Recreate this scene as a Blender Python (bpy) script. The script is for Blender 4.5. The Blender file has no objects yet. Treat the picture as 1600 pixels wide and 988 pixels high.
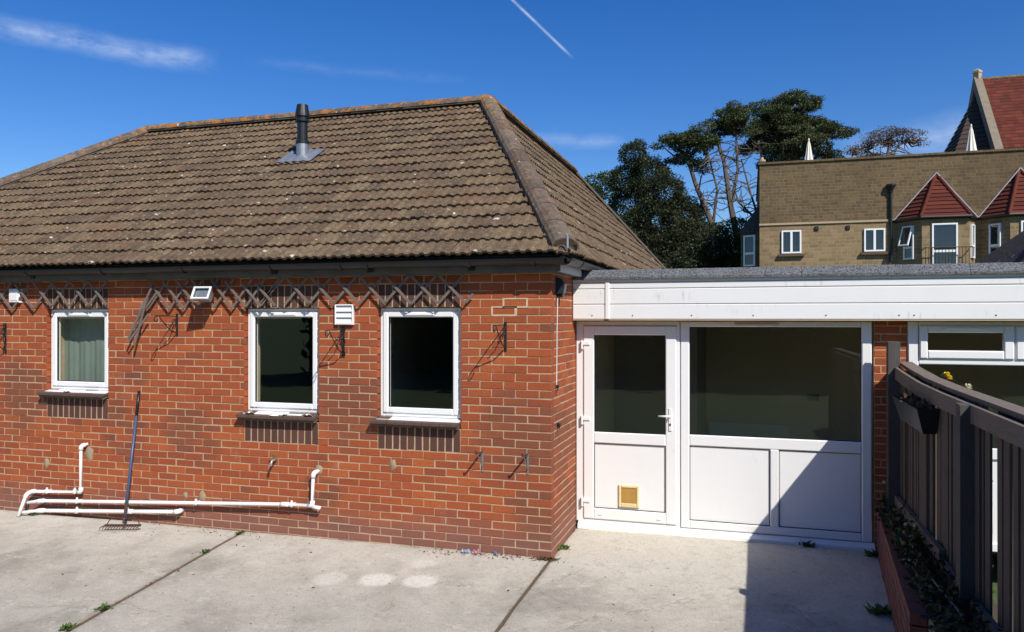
import bpy, bmesh, math, random
from mathutils import Vector, Matrix, noise as mnoise
R = math.radians
random.seed(7)
S = bpy.context.scene
COL = S.collection

# ---------------------------------------------------------------- camera
cam = bpy.data.cameras.new('camera'); cam.lens = 27.0; cam.sensor_width = 36.0
cam.clip_start = 0.05; cam.clip_end = 3000
co = bpy.data.objects.new('camera', cam); COL.objects.link(co)
CAM = Vector((1.68, -6.65, 2.094))
co.location = CAM; co.rotation_euler = (R(90.12), 0, R(17.13))
S.camera = co

# ---------------------------------------------------------------- sun, sky, exposure
SUN = Vector((0.76, -0.75, 1.0)).normalized()          # direction towards the sun
sl = bpy.data.lights.new('sun', 'SUN'); sl.energy = 5.0; sl.angle = R(0.53); sl.color = (1.0, 0.95, 0.87)
so = bpy.data.objects.new('sun', sl); COL.objects.link(so)
so.rotation_euler = (-SUN).to_track_quat('-Z', 'Y').to_euler(); so.location = (8, -9, 12)

wd = bpy.data.worlds.new('World'); S.world = wd; wd.use_nodes = True
nt = wd.node_tree; nt.nodes.clear()
def wn(t, **k):
    n = nt.nodes.new(t)
    for a, b in k.items(): setattr(n, a, b)
    return n
wl = nt.links.new
sky = wn('ShaderNodeTexSky', sky_type='NISHITA', sun_disc=False, sun_elevation=math.asin(SUN.z),
         sun_rotation=math.atan2(SUN.x, SUN.y), altitude=30, air_density=1.0, dust_density=0.25, ozone_density=4.5)
hs = wn('ShaderNodeHueSaturation'); hs.inputs['Saturation'].default_value = 1.33; hs.inputs['Value'].default_value = 1.0; hs.inputs['Hue'].default_value = .5135
wl(sky.outputs[0], hs.inputs['Color'])
bg = wn('ShaderNodeBackground'); bg.inputs['Strength'].default_value = 0.112
outw = wn('ShaderNodeOutputWorld')
tc = wn('ShaderNodeTexCoord')
def vm(op, a, b=None):
    n = wn('ShaderNodeVectorMath', operation=op)
    for i, v in enumerate((a, b)):
        if v is None: continue
        if isinstance(v, (tuple, Vector)): n.inputs[i].default_value = v
        else: wl(v, n.inputs[i])
    return n
def ma(op, a, b=None, clamp=False):
    n = wn('ShaderNodeMath', operation=op, use_clamp=clamp)
    for i, v in enumerate((a, b)):
        if v is None: continue
        if isinstance(v, (int, float)): n.inputs[i].default_value = v
        else: wl(v, n.inputs[i])
    return n.outputs[0]
DIR = vm('NORMALIZE', tc.outputs['Generated']).outputs[0]
wz = wn('ShaderNodeTexNoise'); wz.inputs['Scale'].default_value = 26; wz.inputs['Detail'].default_value = 7; wz.inputs['Roughness'].default_value = .62
wmap = wn('ShaderNodeMapping'); wmap.inputs['Scale'].default_value = (1.0, 1.0, 2.6)
wl(DIR, wmap.inputs['Vector']); wl(wmap.outputs[0], wz.inputs['Vector'])
wob = wn('ShaderNodeTexNoise'); wob.inputs['Scale'].default_value = 9; wob.inputs['Detail'].default_value = 3; wl(DIR, wob.inputs['Vector'])
wobv = ma('MULTIPLY', ma('SUBTRACT', wob.outputs[0], .5), .02)
total = None
# thin high cloud streaks and one aircraft trail: (end, end, half width, strength, how patchy)
for a, b, w, amp, patch in (((-.761, .578, .300), (-.587, .754, .294), .017, .36, 1.0),
                            ((-.571, .762, .300), (-.327, .898, .296), .010, .06, 1.0),
                            ((-.290, .869, .400), (-.205, .926, .318), .0026, .50, .75),
                            ((.100, .974, .185), (.270, .940, .212), .030, .30, .8),
                            ((-.275, .930, .228), (-.145, .965, .221), .012, .22, .9)):
    A, B = Vector(a).normalized(), Vector(b).normalized()
    N = A.cross(B).normalized(); T = (B - A).normalized()
    c0, c1 = A.dot(T), B.dot(T)
    d = vm('DOT_PRODUCT', DIR, N).outputs['Value']
    if w > .005: d = ma('ADD', d, wobv)
    d = ma('DIVIDE', ma('ABSOLUTE', d), w)
    m = ma('SUBTRACT', 1.0, d, True); m = ma('POWER', m, 1.3)
    t = ma('DIVIDE', ma('SUBTRACT', vm('DOT_PRODUCT', DIR, T).outputs['Value'], c0), c1 - c0)
    e = ma('MULTIPLY', ma('MULTIPLY', t, 6.0, True), ma('MULTIPLY', ma('SUBTRACT', 1.0, t), 6.0, True))
    front = ma('GREATER_THAN', vm('DOT_PRODUCT', DIR, (A + B)).outputs['Value'], 0.0)
    nz = ma('MULTIPLY', ma('SUBTRACT', wz.outputs[0], .28), 2.6, True)
    nz = ma('ADD', ma('MULTIPLY', nz, patch), 1.0 - patch)
    m = ma('MULTIPLY', ma('MULTIPLY', ma('MULTIPLY', ma('MULTIPLY', m, e), front), nz), amp)
    total = m if total is None else ma('ADD', total, m, True)
mx = wn('ShaderNodeMix', data_type='RGBA'); mx.inputs['B'].default_value = (7.6, 8.3, 9.2, 1)
wl(total, mx.inputs['Factor']); wl(hs.outputs[0], mx.inputs['A'])
wl(mx.outputs['Result'], bg.inputs['Color']); wl(bg.outputs[0], outw.inputs[0])

S.view_settings.view_transform = 'Standard'; S.view_settings.look = 'None'
S.view_settings.exposure = 0.16; S.view_settings.gamma = 1.0; S.view_settings.use_curve_mapping = False

# ================================================================ materials
class G:
    """tiny node-graph helper"""
    def __init__(s, name):
        s.m = bpy.data.materials.new(name); s.m.use_nodes = True
        s.t = s.m.node_tree; s.t.nodes.clear()
        s.out = s.n('ShaderNodeOutputMaterial'); s.b = s.n('ShaderNodeBsdfPrincipled')
        s.l(s.b.outputs[0], s.out.inputs[0])
    def n(s, t, **k):
        x = s.t.nodes.new(t)
        for a, b in k.items(): setattr(x, a, b)
        return x
    def l(s, a, b): s.t.links.new(a, b)
    def pos(s, scale=(1, 1, 1), rot=(0, 0, 0)):
        g = s.n('ShaderNodeNewGeometry'); m = s.n('ShaderNodeMapping')
        m.inputs['Scale'].default_value = scale; m.inputs['Rotation'].default_value = rot
        s.l(g.outputs['Position'], m.inputs['Vector']); return m.outputs[0]
    def noise(s, scale, detail=4, rough=.55, vec=None, dist=0):
        x = s.n('ShaderNodeTexNoise'); x.inputs['Scale'].default_value = scale; x.inputs['Detail'].default_value = detail
        x.inputs['Roughness'].default_value = rough; x.inputs['Distortion'].default_value = dist
        s.l(vec if vec is not None else s.pos(), x.inputs['Vector']); return x.outputs[0]
    def voro(s, scale, vec=None, feature='F1'):
        x = s.n('ShaderNodeTexVoronoi', feature=feature); x.inputs['Scale'].default_value = scale
        s.l(vec if vec is not None else s.pos(), x.inputs['Vector']); return x.outputs['Distance']
    def math(s, op, a, b=None, clamp=False):
        x = s.n('ShaderNodeMath', operation=op, use_clamp=clamp)
        for i, v in enumerate((a, b)):
            if v is None: continue
            if isinstance(v, (int, float)): x.inputs[i].default_value = v
            else: s.l(v, x.inputs[i])
        return x.outputs[0]
    def thr(s, v, lo, hi):
        x = s.n('ShaderNodeMapRange', interpolation_type='SMOOTHSTEP'); s.l(v, x.inputs['Value'])
        x.inputs['From Min'].default_value = lo; x.inputs['From Max'].default_value = hi; return x.outputs[0]
    def mix(s, f, a, b, mode='MIX'):
        x = s.n('ShaderNodeMix', data_type='RGBA', blend_type=mode)
        for nm, v in (('Factor', f), ('A', a), ('B', b)):
            if isinstance(v, (int, float)): x.inputs[nm].default_value = v
            elif isinstance(v, tuple): x.inputs[nm].default_value = (*v, 1)
            else: s.l(v, x.inputs[nm])
        return x.outputs['Result']
    def ramp(s, v, stops, const=False):
        x = s.n('ShaderNodeValToRGB'); s.l(v, x.inputs[0]); e = x.color_ramp.elements
        if const: x.color_ramp.interpolation = 'CONSTANT'
        while len(e) < len(stops): e.new(.5)
        for el, (p, c) in zip(e, stops): el.position = p; el.color = (*c, 1)
        return x.outputs[0]
    def rnd(s):
        """a random number for each piece: by object, or by face in a joined mesh"""
        o = s.n('ShaderNodeObjectInfo'); a = s.n('ShaderNodeAttribute', attribute_name='tint')
        return s.math('FRACT', s.math('ADD', o.outputs['Random'], a.outputs['Fac']))
    def bump(s, h, strength=.3, dist=.01):
        x = s.n('ShaderNodeBump'); x.inputs['Strength'].default_value = strength; x.inputs['Distance'].default_value = dist
        s.l(h, x.inputs['Height']); s.l(x.outputs[0], s.b.inputs['Normal'])
    def fin(s, col, rough=.8, metal=0, spec=.5):
        if isinstance(col, tuple): s.b.inputs['Base Color'].default_value = (*col, 1)
        else: s.l(col, s.b.inputs['Base Color'])
        if isinstance(rough, (int, float)): s.b.inputs['Roughness'].default_value = rough
        else: s.l(rough, s.b.inputs['Roughness'])
        s.b.inputs['Metallic'].default_value = metal; s.b.inputs['Specular IOR Level'].default_value = spec
        return s.m

def plain(name, c, rough=.6, metal=0, var=.25, scale=9, bump=0, bscale=60, spec=.5):
    g = G(name); n = g.noise(scale, 5, .6)
    col = g.mix(n, tuple(x * (1 - var) for x in c), tuple(min(1, x * (1 + var)) for x in c))
    if bump: g.bump(g.noise(bscale, 4, .6), bump, .005)
    return g.fin(col, rough, metal, spec)

def m_brick():
    g = G('brick'); r = g.rnd()
    c = g.ramp(r, [(0, (.35, .086, .030)), (.3, (.30, .070, .026)), (.55, (.39, .102, .032)), (.72, (.285, .068, .027)), (.88, (.35, .088, .030)), (1, (.25, .066, .031))])
    big = g.thr(g.noise(1.15, 3, .5, g.pos((1, 1, 1.5))), .54, .70)
    c = g.mix(g.math('MULTIPLY', g.math('MULTIPLY', big, g.thr(r, .15, .6)), .75), c, (.130, .058, .040))
    c = g.mix(g.math('MULTIPLY', g.thr(g.noise(2.6, 6, .7), .60, .74), .28), c, (.46, .30, .22))
    mo = g.noise(38, 6, .7); c = g.mix(g.thr(mo, .52, .75), c, (.15, .052, .034))
    c = g.mix(g.math('MULTIPLY', g.thr(g.noise(90, 4, .7), .60, .78), .55), c, (.46, .18, .085))
    z = g.n('ShaderNodeSeparateXYZ'); ge = g.n('ShaderNodeNewGeometry'); g.l(ge.outputs['Position'], z.inputs[0])
    # batches of browner, over-fired bricks
    for bx_, bz_, br_ in ((-.22, 1.0, .42), (-2.02, 1.28, .40), (-6.15, 1.22, .38), (-.1, .25, .30), (-3.9, .9, .3)):
        d = g.math('SQRT', g.math('ADD', g.math('POWER', g.math('SUBTRACT', z.outputs['X'], bx_), 2), g.math('POWER', g.math('SUBTRACT', z.outputs['Z'], bz_), 2)))
        d = g.math('ADD', d, g.math('MULTIPLY', g.math('SUBTRACT', r, .5), .34))
        c = g.mix(g.math('MULTIPLY', g.thr(d, br_ + .10, br_ - .16), .62), c, (.150, .066, .042))
    low = g.math('MULTIPLY', g.thr(g.math('ADD', z.outputs['Z'], g.math('MULTIPLY', g.noise(3, 6, .7), -.4)), .16, -.22), .75)
    c = g.mix(low, c, (.20, .105, .085))
    h = g.math('ADD', g.noise(55, 6, .75, g.pos((1, 1, 2.2))), g.math('MULTIPLY', g.noise(240, 3, .6), .35))
    g.bump(h, .55, .006)
    return g.fin(c, .9, 0, .25)
def m_dark_brick():
    g = G('dark_brick'); r = g.rnd()
    c = g.ramp(r, [(0, (.105, .048, .034)), (.4, (.085, .040, .032)), (.7, (.13, .056, .037)), (1, (.075, .038, .032))])
    c = g.mix(g.thr(g.noise(60, 5, .7), .5, .8), c, (.05, .03, .026))
    g.bump(g.noise(120, 5, .7), .3, .004); return g.fin(c, .85, 0, .3)
def m_mortar():
    g = G('mortar')
    c = g.mix(g.noise(22, 6, .7), (.30, .205, .125), (.60, .455, .295))
    c = g.mix(g.math('MULTIPLY', g.thr(g.noise(2.2, 4, .6), .5, .75), .45), c, (.36, .26, .17))
    g.bump(g.noise(180, 4, .7), .5, .004); return g.fin(c, .95, 0, .2)
def m_tile(name='roof_tile', lich=.0, basec=((.138, .096, .054), (.094, .062, .039), (.182, .128, .072), (.126, .076, .046))):
    g = G(name); r = g.rnd()
    c = g.ramp(r, [(0, basec[0]), (.35, basec[1]), (.65, basec[2]), (1, basec[3])])
    c = g.mix(g.math('MULTIPLY', g.thr(g.noise(11, 7, .75), .46, .66), .8), c, (.050, .037, .028))
    c = g.mix(g.math('MULTIPLY', g.thr(g.noise(17, 7, .78, g.pos((1, 1, 1), (.5, .1, .7))), .50, .66), .75), c, (.255, .200, .138))
    c = g.mix(g.math('MULTIPLY', g.thr(g.noise(52, 5, .8), .50, .68), .7), c, (.052, .040, .030))
    c = g.mix(g.math('MULTIPLY', g.thr(g.noise(64, 5, .8, g.pos((1, 1, 1), (.8, .9, .2))), .53, .68), .7), c, (.29, .235, .165))
    c = g.mix(g.math('MULTIPLY', g.thr(g.noise(3.2, 5, .65, g.pos((1, 1, .35))), .52, .66), .4), c, (.062, .046, .036))
    c = g.mix(g.math('MULTIPLY', g.thr(g.noise(1.1, 3, .5), .5, .7), .35), c, (.10, .068, .048))
    c = g.mix(g.math('MULTIPLY', g.thr(g.noise(1.9, 6, .7, g.pos((1, 1, 1), (.2, .7, .4))), .54, .68), .45), c, (.15, .080, .040))
    # orange lichen, denser towards the ridge
    z = g.n('ShaderNodeSeparateXYZ'); ge = g.n('ShaderNodeNewGeometry'); g.l(ge.outputs['Position'], z.inputs[0])
    hi = g.thr(z.outputs['Z'], 4.3, 5.25)
    o = g.math('ADD', g.noise(7.5, 6, .68), g.math('MULTIPLY', hi, .075 + lich * .3))
    og = g.mix(g.noise(30, 5, .7), (.50, .20, .025), (.24, .105, .035))
    c = g.mix(g.math('MULTIPLY', g.thr(o, .655 - lich, .74 - lich), .9), c, og)
    # pale lichen and bird lime spots
    w = g.math('ADD', g.noise(9.5, 2, .5, g.pos((1, 1, 1), (.3, .2, .9))), g.math('MULTIPLY', g.noise(60, 3, .6), .12))
    c = g.mix(g.math('MULTIPLY', g.thr(w, .775, .80), .85), c, (.55, .53, .47))
    w2 = g.noise(23, 3, .6, g.pos((1, 1, 1), (.9, .4, .1)))
    c = g.mix(g.math('MULTIPLY', g.thr(w2, .665, .71), .8), c, (.42, .32, .18))
    g.bump(g.math('ADD', g.noise(70, 6, .75), g.math('MULTIPLY', g.noise(18, 4, .6), .8)), .6, .01)
    return g.fin(c, .95, 0, .2)
def m_concrete():
    g = G('concrete')
    c = g.mix(g.noise(3.2, 8, .72), (.31, .288, .236), (.645, .605, .505))
    c = g.mix(g.math('MULTIPLY', g.thr(g.noise(.75, 6, .6, None, .6), .46, .65), .68), c, (.265, .246, .205))
    c = g.mix(g.math('MULTIPLY', g.thr(g.noise(1.6, 6, .65, g.pos((1, 1.7, 1), (0, 0, .5))), .53, .72), .42), c, (.36, .30, .225))
    # lime wash paler towards the house wall
    z = g.n('ShaderNodeSeparateXYZ'); ge = g.n('ShaderNodeNewGeometry'); g.l(ge.outputs['Position'], z.inputs[0])
    X, Y = z.outputs['X'], z.outputs['Y']
    nn = g.noise(1.9, 7, .65, None, .4)
    lw = g.thr(g.math('ADD', Y, g.math('MULTIPLY', g.math('SUBTRACT', nn, .5), 3.2)), -1.25, -.15)
    c = g.mix(g.math('MULTIPLY', lw, .5), c, (.70, .655, .56))
    # rings left by plant pots
    for px, py, rr in ((-.90, -.83, .155), (-1.27, -.90, .16), (-1.66, -.98, .16), (-1.05, -.42, .13)):
        d = g.math('SQRT', g.math('ADD', g.math('POWER', g.math('SUBTRACT', X, px), 2), g.math('POWER', g.math('SUBTRACT', Y, py), 2)))
        d = g.math('ADD', d, g.math('MULTIPLY', g.math('SUBTRACT', g.noise(9, 4), .5), .10))
        am = .75 if rr > .15 and px > -1.5 else .45
        c = g.mix(g.math('MULTIPLY', g.thr(d, rr + .02, rr - .05), am), c, (.80, .765, .67))
    # fine wandering cracks
    cv = g.voro(.55, g.pos((1, 1, 1), (0, 0, .4)), 'DISTANCE_TO_EDGE')
    cv = g.math('ADD', cv, g.math('MULTIPLY', g.math('SUBTRACT', g.noise(3.2, 5, .6), .5), .12))
    crack = g.thr(g.math('ABSOLUTE', cv), .0055, .001)
    cm = g.math('MULTIPLY', crack, g.thr(g.noise(.6, 2), .46, .52))
    c = g.mix(g.math('MULTIPLY', cm, .3), c, (.22, .16, .11))
    c = g.mix(g.math('MULTIPLY', g.thr(g.noise(7, 9, .82, None, .5), .52, .68), .38), c, (.27, .24, .195))
    c = g.mix(g.math('MULTIPLY', g.thr(g.noise(6, 9, .82, g.pos((1, 1.4, 1), (0, 0, 1.1))), .54, .64), .55), c, (.68, .635, .545))
    spots = g.math('ADD', g.voro(7.5), g.math('MULTIPLY', g.noise(40, 3), .10))
    c = g.mix(g.math('MULTIPLY', g.thr(spots, .135, .095), .7), c, (.12, .10, .08))
    dj = g.math('ABSOLUTE', g.math('ADD', g.math('ADD', X, 3.225), g.math('MULTIPLY', g.math('SUBTRACT', Y, .05), .122)))
    dw = g.math('ABSOLUTE', Y); dd = g.math('MINIMUM', g.math('MINIMUM', dj, g.math('ABSOLUTE', X)), g.math('ADD', dw, g.math('MULTIPLY', g.math('GREATER_THAN', X, .02), 5.0)))
    dd = g.math('ADD', dd, g.math('MULTIPLY', g.math('SUBTRACT', g.noise(5, 8, .8), .5), .34))
    c = g.mix(g.math('MULTIPLY', g.thr(dd, .06, -.03), .5), c, (.235, .16, .10))
    gr = g.noise(26, 7, .85); c = g.mix(g.math('MULTIPLY', g.thr(gr, .53, .66), .42), c, (.22, .195, .16))
    fine = g.noise(75, 5, .8); c = g.mix(g.math('MULTIPLY', g.thr(fine, .50, .68), .55), c, (.13, .115, .095))
    c = g.mix(g.math('MULTIPLY', g.thr(g.noise(95, 4, .8, g.pos((1, 1, 1), (.2, .5, 1.1))), .54, .70), .5), c, (.66, .63, .56))
    c = g.mix(g.math('MULTIPLY', g.thr(g.noise(14, 6, .75), .56, .70), .45), c, (.20, .165, .125))
    h = g.math('SUBTRACT', g.math('ADD', g.noise(120, 5, .75), g.math('MULTIPLY', g.noise(6, 5, .6), .8)), g.math('MULTIPLY', cm, .35))
    g.bump(h, .8, .010); return g.fin(c, .92, 0, .25)
def m_glass(name='glass', tint=(.95, .965, .945), k=2.1):
    m = bpy.data.materials.new(name); m.use_nodes = True; t = m.node_tree; t.nodes.clear()
    o = t.nodes.new('ShaderNodeOutputMaterial'); tr = t.nodes.new('ShaderNodeBsdfTransparent'); gl = t.nodes.new('ShaderNodeBsdfGlossy')
    gl.inputs['Roughness'].default_value = 0.003; tr.inputs[0].default_value = (*tint, 1); gl.inputs[0].default_value = (.95, .97, 1, 1)
    lw = t.nodes.new('ShaderNodeLayerWeight'); lw.inputs[0].default_value = .5
    f = t.nodes.new('ShaderNodeMath'); f.operation = 'POWER'; f.inputs[1].default_value = 5.0
    mu = t.nodes.new('ShaderNodeMath'); mu.operation = 'MULTIPLY_ADD'; mu.use_clamp = True; mu.inputs[1].default_value = .9; mu.inputs[2].default_value = .03 * k
    mi = t.nodes.new('ShaderNodeMixShader'); L = t.links.new
    L(lw.outputs['Facing'], f.inputs[0]); L(f.outputs[0], mu.inputs[0]); L(mu.outputs[0], mi.inputs[0]); L(tr.outputs[0], mi.inputs[1]); L(gl.outputs[0], mi.inputs[2]); L(mi.outputs[0], o.inputs[0])
    return m
def m_wood(name, c, axis='z'):
    g = G(name); sc = {'z': (14, 14, 1.1), 'y': (14, 1.1, 14), 'x': (1.1, 14, 14)}[axis]
    n = g.noise(7, 7, .7, g.pos(sc), .8)
    col = g.mix(n, tuple(x * .45 for x in c), tuple(x * 1.5 for x in c))
    col = g.mix(g.math('MULTIPLY', g.thr(g.noise(4, 4), .5, .75), .4), col, tuple(x * .6 for x in c))
    g.bump(n, .5, .004); return g.fin(col, .85, 0, .25)
def m_leaf(name, c1, c2, trans=.25):
    g = G(name); r = g.rnd()
    c = g.mix(r, c1, c2); c = g.mix(g.math('MULTIPLY', g.noise(.8, 3), .5), c, tuple(x * .55 for x in c1))
    g.fin(c, .55, 0, .4)
    tb = g.n('ShaderNodeBsdfTranslucent'); g.l(c, tb.inputs[0]); ms = g.n('ShaderNodeMixShader'); ms.inputs[0].default_value = trans
    g.l(g.b.outputs[0], ms.inputs[1]); g.l(tb.outputs[0], ms.inputs[2]); g.l(ms.outputs[0], g.out.inputs[0]); return g.m
def m_stone(name, c1, c2, cm, bw=.42, bh=.17):
    g = G(name); b = g.n('ShaderNodeTexBrick'); g.l(g.pos((1, 1, 1), (R(90), 0, 0)), b.inputs['Vector'])
    b.inputs['Scale'].default_value = 1; b.inputs['Brick Width'].default_value = bw; b.inputs['Row Height'].default_value = bh
    b.inputs['Mortar Size'].default_value = .012; b.inputs['Color1'].default_value = (*c1, 1); b.inputs['Color2'].default_value = (*c2, 1); b.inputs['Mortar'].default_value = (*cm, 1)
    b.inputs['Bias'].default_value = -.1; b.offset_frequency = 2; b.squash = .6; b.squash_frequency = 3
    c = g.mix(g.math('MULTIPLY', g.thr(g.noise(.35, 5, .6), .42, .68), .5), b.outputs[0], tuple(x * .5 for x in c1))
    c = g.mix(g.math('MULTIPLY', g.thr(g.noise(4, 6, .7), .45, .75), .45), c, tuple(x * 1.35 for x in c2))
    g.bump(g.math('ADD', g.math('MULTIPLY', b.outputs['Fac'], -1), g.noise(6, 5, .7)), .7, .03); return g.fin(c, .95, 0, .2)
def m_lead():
    return plain('lead', (.20, .22, .26), .5, .3, .3, 14)

def m_red():
    g = G('red_tile'); r = g.rnd(); c = g.ramp(r, [(0, (.115, .026, .016)), (.4, (.082, .020, .014)), (.7, (.14, .034, .020)), (1, (.095, .025, .018))])
    c = g.mix(g.math('MULTIPLY', g.thr(g.noise(2.5, 6, .7), .48, .70), .6), c, (.055, .026, .020)); g.bump(g.noise(14, 5, .7), .5, .02); return g.fin(c, .92, 0, .2)
def m_felt():
    g = G('mineral_felt'); c = g.mix(g.thr(g.noise(70, 4, .85), .36, .64), (.035, .037, .040), (.21, .22, .235))
    c = g.mix(g.math('MULTIPLY', g.thr(g.noise(4, 5, .7), .5, .7), .4), c, (.06, .062, .06)); g.bump(g.noise(70, 4, .85), .8, .006); return g.fin(c, .95, 0, .2)
def m_upvc():
    g = G('upvc'); c = g.mix(g.noise(2.2, 5, .6), (.78, .785, .775), (.815, .815, .80))
    d = g.math('MULTIPLY', g.thr(g.noise(9, 7, .8, g.pos((1.6, 1, .5))), .57, .72), .28); c = g.mix(d, c, (.52, .50, .45))
    c = g.mix(g.math('MULTIPLY', g.thr(g.noise(70, 4, .8), .68, .76), .4), c, (.40, .37, .32))
    return g.fin(c, g.math('ADD', .28, g.math('MULTIPLY', d, .9)))
def m_board():
    g = G('upvc_board'); c = g.mix(g.noise(5, 5, .6), (.75, .755, .74), (.80, .80, .79))
    st = g.math('MULTIPLY', g.thr(g.noise(3.0, 6, .75, g.pos((9, 1, 1.2))), .52, .70), g.thr(g.noise(1.1, 4, .6, g.pos((1, 1, 3))), .50, .62))
    c = g.mix(g.math('MULTIPLY', st, .55), c, (.30, .30, .28))
    c = g.mix(g.math('MULTIPLY', g.thr(g.noise(30, 6, .8), .62, .74), .4), c, (.42, .42, .40)); return g.fin(c, .42)
M = dict(
    brick=m_brick(), dbrick=m_dark_brick(), mortar=m_mortar(), tile=m_tile(), ridge=m_tile('ridge_tile', .065, ((.15, .115, .085), (.11, .082, .062), (.19, .15, .11), (.13, .095, .075))),
    concrete=m_concrete(), glass=m_glass(), glassd=m_glass('glass_far', (.45, .5, .55), 2.2),
    upvc=m_upvc(), upvc2=m_board(),
    black=plain('black_plastic', (.010, .011, .013), .42, 0, .3, 12), iron=plain('black_iron', (.014, .012, .012), .55, 0, .4, 40, .3),
    fasc=plain('dirty_fascia', (.105, .095, .085), .7, 0, .6, 5), felt=m_felt(),
    pipe=plain('waste_pipe', (.80, .79, .77), .3, 0, .05, 6), white=plain('white_plastic', (.76, .76, .75), .35, 0, .06, 8),
    grey=plain('grey_metal', (.42, .43, .43), .4, .6, .2, 10), galv=plain('galvanised', (.34, .36, .37), .42, .7, .3, 20), lead=m_lead(),
    cream=plain('cream_plastic', (.72, .58, .30), .4, 0, .15, 14), amber=plain('amber_flap', (.42, .24, .06), .25, 0, .3, 18),
    quarry=plain('quarry_tile', (.092, .052, .038), .8, 0, .5, 18, .5, 90), lichen=plain('tile_edge', (.13, .105, .075), .9, 0, .5, 25, .5, 90),
    shell=plain('sea_shell', (.74, .68, .58), .5, 0, .15, 40), blue=plain('blue_handle', (.05, .085, .17), .4, 0, .25, 20), rust=plain('rusty_steel', (.085, .05, .035), .7, .4, .4, 40),
    brass=plain('brass_tap', (.38, .27, .10), .35, .8, .3, 30), slat=m_wood('trellis_wood', (.165, .135, .115), 'x'), fence=m_wood('fence_wood', (.110, .085, .066), 'z'), rail=m_wood('rail_wood', (.17, .135, .108), 'y'),
    room=plain('room_paint', (.62, .55, .40), .9, 0, .1, 1), floor=plain('room_floor', (.16, .13, .10), .8, 0, .2, 2), dark=plain('room_dark', (.26, .25, .235), .9, 0, .2, 1),
    curtain=plain('net_curtain', (.20, .245, .225), .9, 0, .3, 3), earth=plain('soil', (.045, .033, .024), 1, 0, .4, 20, .6, 40),
    lawn=plain('grass_ground', (.055, .085, .022), 1, 0, .45, 6, .5, 40), redwall=plain('painted_brick', (.155, .045, .032), .8, 0, .35, 16, .4, 70),
    oak=m_leaf('oak_leaf', (.020, .032, .011), (.058, .070, .024)), pine=m_leaf('pine_needle', (.042, .064, .020), (.115, .135, .042), .2), brownp=m_leaf('dry_needle', (.10, .065, .035), (.17, .115, .06), .15),
    green=m_leaf('bright_leaf', (.045, .085, .020), (.10, .15, .035)), weed=m_leaf('weed_leaf', (.07, .13, .022), (.13, .20, .045)), dead=m_leaf('dead_leaf', (.10, .05, .022), (.22, .13, .06), .1),
    bark=plain('bark', (.105, .085, .068), .95, 0, .4, 6, .7, 20), petal=plain('yellow_petal', (.80, .58, .03), .6, 0, .1, 30), wpetal=plain('pale_petal', (.75, .68, .48), .6, 0, .1, 30),
    stone=m_stone('stone_upper', (.165, .113, .060), (.100, .070, .040), (.23, .18, .11)), stone2=m_stone('stone_lower', (.285, .200, .108), (.185, .130, .074), (.35, .275, .165), .46, .19), band=plain('stone_band', (.40, .31, .19), .9, 0, .2, 3),
    redtile=m_red(), darktile=m_tile('dark_tile', -.2, ((.045, .036, .032), (.032, .028, .026), (.055, .042, .036), (.04, .03, .028))),
    cloth=plain('parasol_cloth', (.74, .69, .60), .8, 0, .08, 5), brownsill=plain('brown_sill', (.105, .062, .04), .8, 0, .2, 5),
)

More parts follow.
